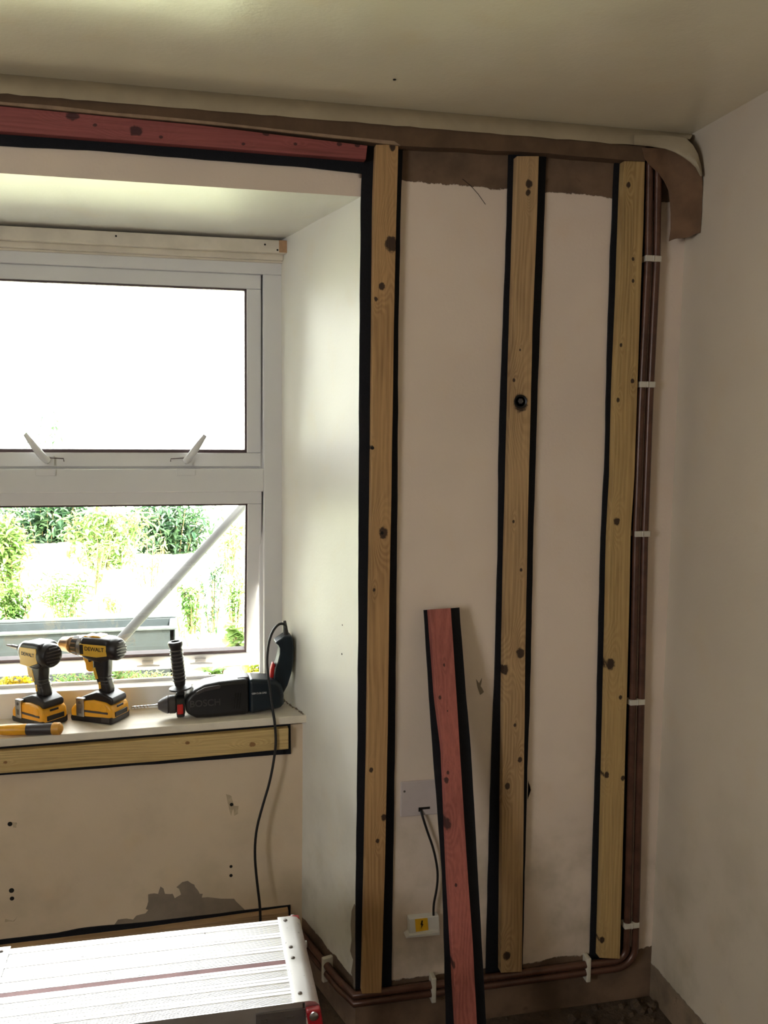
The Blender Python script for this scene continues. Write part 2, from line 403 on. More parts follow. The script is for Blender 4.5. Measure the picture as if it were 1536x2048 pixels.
# patches and marks on the plaster (children of their wall)
def patch(name, px, plane, thick, mat, parent):
    pts = [plane(*p) for p in px]; bm = BM()
    n = (pts[1] - pts[0]).cross(pts[len(pts) // 2] - pts[0]).normalized()
    if n.dot(CAM - pts[0]) < 0: n = -n
    cen = sum(pts, Vector()) / len(pts); dense = []
    for i, p in enumerate(pts):
        q = pts[(i + 1) % len(pts)]
        for t in (0, 0.25, 0.5, 0.75):
            r = p.lerp(q, t); dense.append(r + (r - cen).normalized() * 0.002 * noise.noise(r * 90))
    a = [bm.verts.new(p + n * thick) for p in dense]; b = [bm.verts.new(p - n * 0.001) for p in dense]
    for t in tessellate_polygon([dense]):
        try: bm.faces.new([a[k] for k in t]); bm.faces.new([b[k] for k in reversed(t)])
        except ValueError: pass
    for i in range(len(a)): bm.faces.new([a[i], b[i], b[(i + 1) % len(a)], a[(i + 1) % len(a)]])
    return link(name, bm, mat, parent)
Pn = lambda x, y: W(x, y, PY)
o6 = lambda l: [(270 + a / 4.655, 1560 + b / 4.655) for a, b in l]
patch('bare_cement_patch', [(215, 1862), (227, 1851), (236, 1839), (254, 1837), (266, 1839), (273, 1831)] + o6([(100, 1240), (125, 1210), (100, 1200), (125, 1130), (120, 1065), (180, 1055), (215, 1060), (235, 990), (265, 1010), (280, 1060), (350, 1060), (370, 1100), (430, 1065), (410, 1010), (385, 1000), (440, 950), (490, 940), (550, 975), (560, 995), (590, 1030), (600, 1060), (630, 1060), (625, 1095), (680, 1090), (800, 1105), (920, 1105), (960, 1150), (1030, 1215)]) + [(495, 1832), (380, 1845), (280, 1860)], Pn, 0.0007, 'mortar', wp)
def hole(px, py, plane, r, parent, nrm, name='drill_hole'):
    p = plane(px, py); bm = BM(); n = Vector(nrm)
    lathe(bm, [(-0.01, r * 0.6), (0.0, r), (0.0006, r * 0.98), (0.0007, r * 0.7)], p, n, 14); return link(name, bm, 'dark', parent)
for a in ((20, 1648, 6), (23, 1781, 6.5), (24, 1797, 5.5), (463, 1609, 5), (462, 1733, 4.2), (462, 1751, 4.5)):
    hole(a[0], a[1], Pn, a[2] * 0.00115 * 0.9, wp, (0, -1, 0))
for px in ([(452, 1588), (463, 1592), (468, 1612), (462, 1632), (455, 1606)], [(466, 1612), (477, 1612), (476, 1628), (468, 1631)], [(24, 1644), (34, 1646), (33, 1656), (26, 1655)], [(11, 1838), (26, 1842), (36, 1832), (28, 1843), (10, 1844)], [(364, 1790), (376, 1762), (390, 1775), (378, 1790)]):
    patch('scuffed_patch', px, Pn, 0.0004, 'scuff', wp)
for a in ((659, 1243, 2.6), (685, 1250, 2.2), (684, 1308, 2.8), (605, 1750, 2.2), (627, 1767, 2.2)):
    hole(a[0], a[1], J, a[2] * 0.001, wr, (-JN.x, -JN.y, 0))
bm = BM(); tube(bm, [W(x, y, -0.0005) for x, y in ((925, 358), (942, 372), (956, 388), (971, 409))], 0.0007, 5); link('crack', bm, 'dark', wf)
for px in ([(952, 1358), (958, 1366), (964, 1356), (962, 1372), (968, 1384), (960, 1390), (956, 1378)], [(1056, 1560), (1062, 1580), (1055, 1600)]):
    patch('scratch', px, lambda x, y: W(x, y, 0), 0.0005, 'mortar', wf)
patch('bare_arris_patch', [(704, 1822), (709, 1808), (711, 1812), (711, 1990), (706, 1985), (708, 1962), (703, 1945), (707, 1920), (701, 1902), (704, 1880), (702, 1850)], J, 0.0012, 'mortar', wr)
ch = link('screw_hole', (lambda b: (lathe(b, [(0, 0.0035), (0.001, 0.0035)], G(789, 159, CEIL - 0.0008), (0, 0, -1), 12), b)[1])(BM()), 'dark', bpy.data.objects['ceiling'])

# brown board and painted paper lip under the ceiling
bm = BM()
A = [W(-760, 119, -0.034), W(0, 186, -0.034), W(800, 250, -0.034), W(1060, 272, -0.034), W(1290, 292, -0.034)]
B = [W(-760, 143, -0.034), W(0, 208, -0.034), W(400, 246, -0.034), W(800, 290, -0.034), W(1040, 304, -0.034), W(1290, 322, -0.034)]
strip(bm, A, B, (0, 0.034, 0), 60, 0.003)
tr = link('trim_1', bm, 'browncard', kind='structure')
bm = BM()
A = [W(-760, 137, -0.036), W(0, 203, -0.036), W(400, 240, -0.036), W(790, 283, -0.036)]
B = [W(-760, 143, -0.036), W(0, 208, -0.036), W(400, 246, -0.036), W(800, 290, -0.036)]
strip(bm, A, B, (0, 0.006, 0), 50, 0.004); link('lit_edge', bm, 'litedge_seam', tr)  # thin bead: light catching the board's lower edge, put in as paler colour
bm = BM()       # lip: curls down off the ceiling
cols = []
for i in range(81):
    t = i / 80; px = lerp(-760, 1380, t)
    yt = lerp(160, 272, (px) / 1378); yb = lerp(187, 291, px / 1280)
    if px > 1280: yb = lerp(291, 279, (px - 1280) / 100)
    p0 = W(px, yt, -0.012); p0.z = CEIL - 0.0005
    p1 = W(px, yb, -0.040)
    p1 += Vector((0, 0, 0.0025 * noise.noise(Vector((px * 0.03, 0, 0)))))
    c = []
    for j in range(7):
        s = j / 6; q = p0.lerp(p1, s); q.y -= 0.010 * math.sin(s * PI); c.append(q)
    cols.append(c)
fr = [[bm.verts.new(p) for p in c] for c in cols]; bk = [[bm.verts.new(p + Vector((0, 0.004, 0.0015))) for p in c] for c in cols]
for i in range(80):
    for j in range(6):
        bm.faces.new([fr[i][j], fr[i + 1][j], fr[i + 1][j + 1], fr[i][j + 1]]); bm.faces.new([bk[i][j], bk[i][j + 1], bk[i + 1][j + 1], bk[i + 1][j]])
    bm.faces.new([fr[i][6], fr[i + 1][6], bk[i + 1][6], bk[i][6]])
link('trim_2', bm, 'paper', kind='structure', smooth=50)
bm = BM()       # faint paper seam on the ceiling, parallel to the wall
A = [G(-760, 84, CEIL - 0.0006), G(0, 150, CEIL - 0.0006), G(1374, 268, CEIL - 0.0006)]
B = [G(-760, 92, CEIL - 0.0006), G(0, 159, CEIL - 0.0006), G(1374, 271, CEIL - 0.0006)]
strip(bm, A, B, (0, 0, 0.0005), 50, 0.002); link('trim_3', bm, 'litedge_seam', kind='structure')
# hanging flap of peeled paper in the corner
def flapY(px):
    if px < 1335: return -0.036
    return lerp(-0.036, -0.078, min(1, (px - 1335) / 70) ** 1.0)
rows = [(296, 1285, 1362), (304, 1287, 1382), (316, 1290, 1393), (330, 1300, 1399), (345, 1318, 1403), (362, 1330, 1405), (380, 1338, 1407), (400, 1340, 1408), (425, 1342, 1407), (450, 1342, 1406), (462, 1342, 1405.5), (482, 1340, 1404)]
def flap_pt(px, py, s, last):
    if last: py = lerp(482, 466, s) - 3 * math.sin(s * 9) * 0.6
    p = W(px, py, flapY(px)); 
    return Vector((min(p.x, XB - 0.002 + (XT-XB)*p.z/CEIL), p.y, p.z))
bm = BM(); NF = 12; fr = []; bk = []
for k_, (py, xa, xb) in enumerate(rows):
    fr.append([]); bk.append([])
    for i in range(NF + 1):
        s = i / NF; p = flap_pt(lerp(xa, xb, s), py, s, k_ == len(rows) - 1)
        p.y -= 0.004 * noise.noise(p * 20)
        fr[-1].append(bm.verts.new(p)); bk[-1].append(bm.verts.new(p + Vector((-0.0006, 0.003, 0))))
for a in range(len(rows) - 1):
    for i in range(NF):
        bm.faces.new([fr[a][i], fr[a][i + 1], fr[a + 1][i + 1], fr[a + 1][i]]); bm.faces.new([bk[a][i], bk[a + 1][i], bk[a + 1][i + 1], bk[a][i + 1]])
    bm.faces.new([fr[a][NF], bk[a][NF], bk[a + 1][NF], fr[a + 1][NF]]); bm.faces.new([fr[a][0], fr[a + 1][0], bk[a + 1][0], bk[a][0]])
for i in range(NF): bm.faces.new([fr[-1][i], fr[-1][i + 1], bk[-1][i + 1], bk[-1][i]]); bm.faces.new([fr[0][i], bk[0][i], bk[0][i + 1], fr[0][i + 1]])
fp = empty('peeled_paper_flap', W(1375, 480, -0.05), 'brown flap of thick peeled paper hanging in the corner under the ceiling', 'peeled paper')
bpy.context.view_layer.update()
def child(o, parent):
    o.parent = parent; bpy.context.view_layer.update(); o.matrix_parent_inverse = parent.matrix_world.inverted(); return o
child(link('hanging_sheet', bm, 'paperback', smooth=60), fp)
# painted outside of the sheet curling over the corner
bm = BM()
up = [(1268, 270), (1310, 270), (1345, 272), (1372, 276), (1386, 290), (1396, 308), (1402, 330), (1405, 352)]
dn = [(1268, 289), (1300, 292), (1330, 297), (1350, 304), (1368, 314), (1382, 324), (1393, 335), (1402, 352)]
fa = []
for i, (a, b) in enumerate(zip(up, dn)):
    Yc = flapY(a[0]) - 0.008
    r = []
    for s in (0, 0.5, 1):
        p = W(lerp(a[0], b[0], s), lerp(a[1], b[1], s), Yc - 0.006 * math.sin(PI * s)); p.x = min(p.x, XT - 0.003); r.append(p)
    fa.append(r)
v1 = [[bm.verts.new(p) for p in r] for r in fa]; v2 = [[bm.verts.new(p + Vector((0, 0.003, 0))) for p in r] for r in fa]
for i in range(len(fa) - 1):
    for j in range(2):
        bm.faces.new([v1[i][j], v1[i + 1][j], v1[i + 1][j + 1], v1[i][j + 1]]); bm.faces.new([v2[i][j], v2[i][j + 1], v2[i + 1][j + 1], v2[i + 1][j]])
    bm.faces.new([v1[i][2], v1[i + 1][2], v2[i + 1][2], v2[i][2]]); bm.faces.new([v1[i][0], v2[i][0], v2[i + 1][0], v1[i + 1][0]])
child(link('curled_edge', bm, 'paper', smooth=60), fp)

# ------------------------------------------------------------------ window
wx0, wx1, wz0, wz1 = WL + 0.1, 0.276, 0.752, 2.046
ix1, ix0 = 0.220, wx0 + 0.056
zt1, zt0, ztr1, ztr0, zb = 1.986, None, 1.437, 1.372, 0.814
FY, FB = 0.47, 0.535
bm = BM()
box(bm, wx0, wx1, FY, FB, zt1, wz1); box(bm, wx0, wx1, FY, FB, wz0 - 0.02, zb); box(bm, ix1, wx1, FY + .0002, FB, zb, zt1); box(bm, wx0, ix0, FY + .0002, FB, zb, zt1)
box(bm, ix0, ix1, FY + 0.0004, FB, ztr0, ztr1)
# rebate stops at the outer side
for (a, b) in ((zb, ztr0), (ztr1, zt1)):
    box(bm, ix1 - 0.010, ix1 + 0.004, FY + 0.045, FB + 0.002, a, b); box(bm, ix0 - 0.004, ix0 + 0.010, FY + 0.045, FB + 0.002, a, b)
    box(bm, ix0, ix1, FY + 0.052, FB + 0.002, a - 0.004, a + 0.008)
win = link('window_1', bm, 'upvc', kind='structure', bevel=0.0025)
def sash(z0, z1, deg, rail, rail_b, handles, loops):
    piv = Vector((0, FY + 0.012, z1)); e = bpy.data.objects.new('sash', None)
    mt = Matrix.Translation(piv) @ Matrix.Rotation(math.radians(deg), 4, 'X')
    L = z1 - z0; g = 0.004; bm = BM(); st = 0.041
    x0, x1 = ix0 + g, ix1 - g
    box(bm, x0, x1, 0, 0.045, -rail, 0, mt); box(bm, x0, x1, 0, 0.045, -L + g, -L + g + rail_b, mt)
    box(bm, x1 - st, x1, 0.0002, 0.045, -L + g + rail_b, -rail, mt); box(bm, x0, x0 + st, 0.0002, 0.045, -L + g + rail_b, -rail, mt)
    fr = link('window_sash', bm, 'upvc', win, bevel=0.003)
    bm = BM(); w = 0.0055
    for b in ((x0 + st, x1 - st, -rail - w, -rail), (x0 + st, x1 - st, -L + g + rail_b, -L + g + rail_b + w * 1.6), (x1 - st - w, x1 - st, -L + g + rail_b, -rail), (x0 + st, x0 + st + w, -L + g + rail_b, -rail)):
        box(bm, b[0], b[1], 0.004, 0.03, b[2], b[3], mt)
    child(link('gasket', bm, 'gasket'), fr)
    bm = BM(); box(bm, x0 + st, x1 - st, 0.016, 0.030, -L + g + rail_b, -rail, mt); child(link('pane', bm, 'glass'), fr)
    for (hx, dirx, kind) in handles:
        zc = -L + g + rail_b * 0.45
        bm = BM()
        box(bm, hx - 0.016, hx + 0.016, -0.010, 0, zc - 0.013, zc + 0.013, mt)
        tube(bm, [mt @ Vector((hx, -0.012, zc)), mt @ Vector((hx + 0.012 * dirx, -0.026, zc + 0.014)), mt @ Vector((hx + 0.034 * dirx, -0.026, zc + 0.045)), mt @ Vector((hx + 0.054 * dirx, -0.022, zc + 0.074))] if kind else
             [mt @ Vector((hx - 0.03, -0.014, zc)), mt @ Vector((hx, -0.02, zc + 0.004)), mt @ Vector((hx + 0.035, -0.016, zc))], [0.010, 0.011, 0.0095, 0.006] if kind else [0.004, 0.006, 0.004], 10, smoothpath=1)
        h = child(link('window_handle', bm, 'upvc', bevel=0.0, smooth=50), fr)
        if kind:
            bm = BM(); tube(bm, [mt @ Vector((hx - 0.004 * dirx, -0.011, zc + 0.008)), mt @ Vector((hx - 0.042 * dirx, -0.013, zc + 0.006)), mt @ Vector((hx - 0.043 * dirx, -0.011, zc - 0.002))], 0.0014, 6)
            child(link('peg_stay', bm, 'gasket'), h)
            bm = BM(); lathe(bm, [(0, 0.0035), (0.003, 0.003)], mt @ Vector((hx, -0.0105, zc - 0.006)), (0, -1, 0), 10); child(link('screw', bm, 'steel'), h)
    return fr
sash(ztr1, zt1, 3.0, 0.040, 0.040, [(W(92, 918, FY).x, -1, 1), (W(372, 918, FY).x, 1, 1)], 0)
sash(zb, ztr0, 11.5, 0.038, 0.042, [(W(292, 1340, FY).x, 1, 0), (W(402, 1338, FY).x, 1, 0)], 0)
# keep plates on the transom under the handles
for px in (92, 372):
    p = W(px, 950, FY); bm = BM(); box(bm, p.x - 0.026, p.x + 0.026, FY - 0.003, FY + 0.004, ztr1 - 0.018, ztr1 + 0.001); link('keep_plate', bm, 'upvc', win, bevel=0.001)
# painted head batten and bead above the frame
bm = BM()
zh1, zh0 = W(577, 484, 0.43).z, W(577, 507, 0.43).z
box(bm, wx0, 0.283, 0.432, FY + 0.01, zh0, zh1 + 0.004)
hb = link('trim_4', bm, 'whitewood', kind='structure', bevel=0.002)
bm = BM(); box(bm, wx0, 0.276, 0.452, FY + 0.01, zh0 - 0.016, zh0 + 0.001); box(bm, wx0, 0.276, 0.462, FY + 0.01, zh0 - 0.022, zh0 - 0.015); child(link('bead', bm, 'whitewood', bevel=0.003), hb)
bm = BM(); box(bm, 0.2615, 0.2838, 0.4312, FY, zh0 + 0.002, zh1 + 0.004); child(link('bare_end', bm, 'rawwood', bevel=0.001), hb)
for px, py in ((232, 472), (530, 489), (555, 500)):
    p = W(px, py, 0.4318); bm = BM(); lathe(bm, [(0, 0.0028), (0.0006, 0.0026)], p, (0, -1, 0), 10); child(link('nail_hole', bm, 'dark'), hb)

# sill, a board that dips a little to the left
TILT = math.radians(-1.05)
SX, SZ = 0.332, 0.758
def sillz(x): return SZ + (x - SX) * math.tan(-TILT)
bm = BM()
SY = 0.300
prism(bm, [(-1.4, SY, sillz(-1.4)), (0.3325, SY, SZ), (JX0 + (JX1 - JX0) * 0.36 / JY1 + 0.004, 0.36, sillz(0.30)), (JX1 + 0.002, FY + 0.004, sillz(0.272)), (-1.4, FY + 0.004, sillz(-1.4))], (0, 0, -0.022))
sill = tag(link('window_sill', bm, 'whitewood', bevel=0.003), 'white painted wooden window sill board carrying the power tools', 'window sill')
bm = BM()       # rough caulked joint against the reveal
for i in range(26):
    t = i / 25; p = Vector((JX0 + (JX1 - JX0) * lerp(0.31, 0.46, t) / JY1 - 0.004 + random.uniform(-.003, .002), lerp(0.31, 0.46, t), sillz(0.3) + 0.001))
    bmesh.ops.create_icosphere(bm, subdivisions=1, radius=random.uniform(0.0015, 0.004), matrix=Matrix.Translation(p) @ Matrix.Diagonal((1, 1.6, 0.5, 1)))
child(link('crumbling_filler', bm, 'mortar'), sill)

# ------------------------------------------------------------------ battens on black strips
def poly(px, Y, horiz=False): return [W(x, y, Y) for x, y in px]
def kn(lst, Y): 
    out = []
    for x, y, r in lst:
        p = W(x, y, Y); out.append((p.x, p.z, r * 0.00121))
    return out
def batten(label, name, sL, sR, wL, wR, knots, c1, c2, axis='Z', wallY=0.0, seed=0, group=None, kc=(42, 22, 12), nails=()):
    fy, my = wallY - 0.030, wallY - 0.006
    loc = W(*wL[-1], wallY)
    if name == 'wall_batten': group = G3
    th = empty(name, (loc.x, wallY - 0.01, loc.z), label, 'batten', group)
    bm = BM(); strip(bm, poly(sL, my), poly(sR, my), (0, 0.0056, 0), 60, 0.0012); child(link('foam_strip', bm, 'black'), th)
    m = wood_mat('sawn wood ' + str(seed), c1, c2, axis, kn(knots, fy), seed=seed, knotcol=kc)
    bm = BM(); strip(bm, poly(wL, fy), poly(wR, fy), (0, my - fy, 0), 40, 0.0004); tb = child(link('timber', bm, m, bevel=0.0012), th)
    for x, y in nails:
        bm = BM(); lathe(bm, [(0, 0.0042), (0.0008, 0.004), (0.001, 0.003)], W(x, y, fy + 0.0003), (0, -1, 0), 12); child(link('screw', bm, 'dark'), tb)
    return th, tb
G3 = 'upright wall battens'
batten('upright pine batten on black strip along the edge of the window reveal', 'wall_batten',
       [(732, 286), (724, 340), (722, 400), (719, 700), (718, 1000), (716, 1400), (712, 1800), (711, 1980)],
       [(806, 286), (802, 400), (797, 640), (796, 800), (795, 1000), (793, 1200), (790, 1500), (786, 1750), (783, 1972)],
       [(752, 289), (748, 400), (746, 600), (744, 800), (742, 1000), (738, 1250), (735, 1500), (730, 1750), (724, 1988)],
       [(797, 289), (794, 400), (789, 600), (786, 800), (783, 1000), (779, 1200), (776, 1450), (771, 1700), (763, 1986)],
       [(782, 488, 12), (764, 572, 6), (752, 598, 4), (744, 895, 3), (767, 1066, 9), (768, 1635, 6), (755, 1682, 4), (742, 1540, 4), (785, 294, 6), (748, 1180, 3)],
       (182, 144, 98), (138, 100, 60), seed=1, nails=[(764, 1066), (745, 896)])
th2, tb2 = batten('upright pine batten with a bolt hole, the middle one of three beside the window', 'wall_batten',
       [(1018, 304), (1014, 450), (1007, 640), (1001, 800), (998, 900), (996, 1100), (990, 1350), (985, 1470), (978, 1700), (972, 1952)],
       [(1093, 306), (1088, 450), (1081, 640), (1076, 760), (1072, 900), (1067, 1060), (1060, 1400), (1056, 1500), (1051, 1700), (1045, 1947)],
       [(1034, 312), (1030, 450), (1024, 640), (1020, 800), (1015, 1000), (1012, 1100), (1008, 1300), (1006, 1500), (1004, 1700), (1002, 1946)],
       [(1078, 312), (1074, 450), (1066, 640), (1062, 800), (1057, 1000), (1055, 1100), (1051, 1300), (1049, 1500), (1047, 1700), (1044, 1944)],
       [(1058, 368, 7), (1056, 385, 5), (1028, 760, 3), (1041, 806, 15), (1027, 1043, 3), (1041, 1306, 9), (1010, 1340, 8), (1040, 1520, 5), (1015, 1572, 6), (1013, 1912, 8), (1040, 700, 2), (1042, 1140, 3), (1030, 1450, 3)],
       (184, 152, 110), (132, 96, 62), seed=2)
p = W(1041, 803, -0.030); bm = BM()
lathe(bm, [(-0.004, 0.006), (-0.001, 0.0095), (0.001, 0.0155), (0.0018, 0.0162), (0.0012, 0.0168), (0.0, 0.017)], p, (0, -1, 0), 26); bh = child(link('bolt_hole', bm, 'cable', smooth=40), tb2)
bm = BM(); lathe(bm, [(0, 0.0072), (0.0024, 0.0068), (0.0032, 0.004)], p + Vector((0, 0, 0.001)), (0, -1, 0), 6); child(link('bolt_head', bm, 'toolgrey'), bh)
batten('upright pine batten on black strip next to the vertical pipes', 'wall_batten',
       [(1230, 319), (1222, 500), (1215, 700), (1211, 900), (1203, 1060), (1197, 1300), (1193, 1500), (1186, 1700), (1180, 1926)],
       [(1303, 322), (1295, 500), (1288, 650), (1279, 900), (1270, 1060), (1264, 1400), (1257, 1600), (1250, 1800), (1244, 1926)],
       [(1248, 322), (1243, 450), (1238, 600), (1230, 780), (1226, 960), (1220, 1060), (1216, 1250), (1210, 1500), (1205, 1700), (1199, 1916)],
       [(1290, 322), (1287, 450), (1281, 600), (1275, 780), (1269, 960), (1262, 1060), (1258, 1250), (1251, 1500), (1246, 1700), (1240, 1918)],
       [(1257, 370, 5), (1266, 518, 3), (1266, 562, 3), (1265, 762, 4), (1236, 800, 4), (1233, 1043, 7), (1221, 1328, 10), (1241, 1395, 4), (1213, 1550, 6), (1246, 1556, 5), (1204, 1880, 6), (1242, 690, 3)],
       (186, 156, 104), (148, 114, 68), seed=3)
batten('long red stained batten on black strip above the window opening', 'header_batten',
       [(-760, 130), (0, 210), (400, 248), (738, 288)], [(-760, 233), (0, 291), (180, 300), (400, 318), (600, 333), (738, 348)],
       [(-760, 134), (0, 212), (400, 250), (735, 291)], [(-760, 203), (0, 262), (400, 292), (732, 319)],
       [(145, 232, 8), (272, 262, 9), (322, 274, 3), (532, 266, 5), (591, 288, 3), (679, 288, 4), (487, 288, 3), (715, 290, 4), (190, 250, 3)],
       (150, 78, 76), (120, 54, 54), axis='X', seed=4, kc=(62, 26, 30))
batten('pale pine batten on black strip fixed directly under the window sill', 'sill_batten',
       [(-760, 1547), (0, 1491), (581, 1448)], [(-760, 1613), (0, 1551), (290, 1530), (582, 1508)],
       [(-760, 1561), (0, 1504), (300, 1480), (577, 1457)], [(-760, 1608), (0, 1547), (300, 1524), (577, 1498)],
       [(375, 1486, 4), (505, 1489, 6), (11, 1525, 3)],
       (206, 178, 122), (176, 142, 84), axis='X', wallY=PY, seed=5, kc=(130, 92, 48))
batten('low pine batten on black strip at the foot of the wall behind the work platform', 'foot_batten',
       [(-760, 1971), (0, 1881), (110, 1868), (160, 1858), (300, 1845), (581, 1811)], [(-760, 2050), (0, 1952), (581, 1880)],
       [(-760, 1990), (0, 1899), (300, 1862), (577, 1822)], [(-760, 2042), (0, 1946), (577, 1872)],
       [(160, 1890, 4)], (180, 148, 112), (146, 112, 80), axis='X', wallY=PY, seed=6)

# ------------------------------------------------------------------ leaning red board
KL = 0.235
LN = Vector((0, 1, -KL)); topz = W(885, 1217, -0.03).z
LC = -0.033 - KL * topz
def Lp(x, y, off=0.0): return hit(x, y, LN, LC - off)
def to_floor(pts):
    a, b = pts[-2], pts[-1]; t = (0.004 - b.z) / (b.z - a.z); return pts + [b + (b - a) * t]
nl = LN.normalized()
th = empty('leaning_board', (0.62, -0.27, 0.0), 'loose red stained batten on a black strip leaning against the wall over the blanking plate', 'batten')
sL = to_floor([Lp(*q, off=0.0) for q in ((848, 1220), (859, 1400), (866, 1500), (885, 1750), (889, 1900), (892, 2046))])
sR = to_floor([Lp(*q, off=0.0) for q in ((919, 1215), (933, 1400), (942, 1500), (956, 1750), (967, 1950), (972, 2046))])
bm = BM(); strip(bm, sL, sR, nl * 0.005, 60, 0.001); child(link('foam_strip', bm, 'black'), th)
wL = to_floor([Lp(*q, off=0.025) for q in ((859, 1219), (873, 1400), (886, 1500), (897, 1760), (905, 1900), (913, 2046))])
wR = to_floor([Lp(*q, off=0.025) for q in ((902, 1216), (914, 1400), (920, 1500), (936, 1750), (947, 1900), (954, 2046))])
kl = [(894, 1648, 9), (880, 1395, 3), (895, 1422, 1.5), (893, 1560, 5), (905, 1930, 6), (912, 1770, 3), (888, 1330, 2.5), (896, 1545, 3)]
kk = []
for x, y, r in kl: p_ = Lp(x, y, 0.025); kk.append((p_.x, p_.z, r * 0.00115))
mt_ = wood_mat('red stained wood', (172, 98, 88), (134, 68, 62), 'Z', kk, seed=7, knotcol=(58, 26, 26), ringf=80)
bm = BM(); strip(bm, wL, wR, nl * 0.0245, 40, 0.0004); child(link('timber', bm, mt_, bevel=0.0012), th)

# ------------------------------------------------------------------ pipes
def smooth_path(p, it=2): return p
PYR = 0.0075
th = empty('heating_pipes', (1.16, -0.02, 0.1), 'pair of grimy brown pipes running up the corner and along the foot of the wall', 'pipes')
def Jo(x, y, off): return J(x, y, off)
def corner_path(off, dz, rr):
    """vertical run, bend, run along the wall, then along the splayed reveal into the recess"""
    P = []
    xs = lambda y: 0
    tops = [(1307 + off[0], 326), (1304 + off[0], 520), (1300 + off[0], 600), (1290 + off[0], 800), (1280 + off[0], 1070), (1273 + off[0], 1400), (1266 + off[0], 1700), (1262 + off[0], 1870)]
    for q in tops: P.append(W(*q, off[1]))
    last = P[-1]; zb_ = 0.112 + dz
    for k in range(7):
        a = k / 6 * PI / 2; P.append(Vector((last.x - rr + rr * math.cos(a), off[1], zb_ + rr - rr * math.sin(a))))
    for x in (1.0, 0.8, 0.6, 0.47): P.append(Vector((x, off[1], zb_ - 0.004 * (1 - x))))
    # round the arris, following the reveal
    d = (Vector((JX1, JY1, 0)) - Vector((JX0, 0, 0))).normalized(); nrm = Vector((-JN.x, -JN.y, 0))
    base = Vector((JX0, 0, 0))
    P.append(base + nrm * -off[1] * 0.75 + Vector((0.008, off[1] * 0.8, zb_ - 0.003)))
    for t in (0.06, 0.14, 0.24, 0.32): P.append(base + d * t + nrm * -off[1] + Vector((0, 0, zb_ - 0.003)))
    return P
for off, dz, rr in (((-8, -0.020), 0.018, 0.035), ((9, -0.020), -0.004, 0.055)):
    bm = BM(); tube(bm, corner_path(off, dz, rr), 0.0097, 12); child(link('pipe', bm, 'copper', smooth=60), th)
bm = BM(); tube(bm, [W(1310, 326, -0.036), W(1309, 400, -0.03), W(1308, 600, -0.017)], 0.004, 8) ; bm.free()
for px, py in ((1307, 517), (1295, 769), (1285, 1068), (1275, 1405), (1264, 1852)):
    p = W(px, py, -0.029); bm = BM()
    box(bm, p.x - 0.021, p.x + 0.022, -0.0305, 0.0, p.z - 0.0075, p.z + 0.0075); box(bm, p.x - 0.002, p.x + 0.002, -0.0325, -0.03, p.z - 0.0075, p.z + 0.0075)
    child(link('pipe_clip', bm, 'clip', bevel=0.003), th)
for px, py in ((1178, 1936), (868, 1985)):
    p = W(px, py, -0.029); bm = BM(); box(bm, p.x - 0.0065, p.x + 0.0065, -0.0305, 0.0, 0.084, 0.152); child(link('pipe_clip', bm, 'clip', bevel=0.003), th)
p = J(645, 1935, 0.03); d = (Vector((JX1, JY1, 0)) - Vector((JX0, 0, 0))).normalized(); nrm = Vector((-JN.x, -JN.y, 0))
mt_ = Matrix(((d.x, nrm.x, 0, p.x + JN.x * 0.03), (d.y, nrm.y, 0, p.y + JN.y * 0.03), (0, 0, 1, 0), (0, 0, 0, 1)))
bm = BM(); box(bm, -0.0065, 0.0065, 0, 0.031, 0.080, 0.148, mt_); child(link('pipe_clip', bm, 'clip', bevel=0.003), th)

# ------------------------------------------------------------------ blanking plate, cable, small junction box
a = W(801, 1564, -0.004); b = W(801, 1634, -0.004)
bm = BM(); box(bm, a.x, a.x + 0.146, -0.007, 0.0, b.z, a.z)
pl = tag(link('blanking_plate', bm, 'plate', bevel=0.003), 'painted double blanking plate on the wall partly hidden by the leaning red board', 'wall plate')
q = W(840, 1620, -0.007); bm = BM(); box(bm, q.x - 0.004, q.x + 0.026, -0.0078, -0.006, q.z + 0.001, q.z + 0.007); box(bm, q.x - 0.004, q.x + 0.006, -0.0078, -0.006, q.z - 0.004, q.z + 0.002); child(link('cable_slot', bm, 'dark'), pl)
s_ = W(809, 1583, -0.0072); bm = BM(); lathe(bm, [(0, 0.003), (0.0006, 0.0028)], s_, (0, -1, 0), 10); child(link('screw', bm, 'greyplate'), pl)
cb = [W(x, y, Y) for x, y, Y in ((842, 1621, -0.008), (846, 1636, -0.014), (855, 1664, -0.016), (866, 1694, -0.016), (873, 1725, -0.016), (876, 1752, -0.016), (873, 1782, -0.016), (867, 1808, -0.016), (867, 1836, -0.016))]
bm = BM(); tube(bm, cb, 0.0032, 8, smoothpath=2); tag(link('wall_cable', bm, 'cable', smooth=60), 'short black cable from the blanking plate down to the stickered junction box', 'cable')
a = W(818, 1838, -0.022); c_ = W(873, 1869, -0.022); b = W(819, 1873, -0.022)
jb = empty('junction_box', (a.x + 0.03, -0.01, b.z), 'small white junction box low on the wall with a yellow sticker', 'junction box')
bm = BM(); prism(bm, [W(818, 1838, -0.022), W(878, 1832, -0.022), W(880, 1866, -0.022), W(819, 1873, -0.022)], (0, 0.022, 0)); child(link('box_body', bm, 'socketwhite', bevel=0.002), jb)
bm = BM(); prism(bm, [W(812, 1877, -0.03), W(819, 1871, -0.03), W(879, 1864, -0.03), W(880, 1870, -0.03)], (0, 0.028, 0)); child(link('box_lip', bm, 'socketwhite', bevel=0.001), jb)
bm = BM(); prism(bm, [W(830, 1838.5, -0.0228), W(855, 1836, -0.0228), W(857, 1860, -0.0228), W(832, 1864, -0.0228)], (0, 0.0009, 0)); stk = child(link('sticker', bm, 'sticker'), jb)
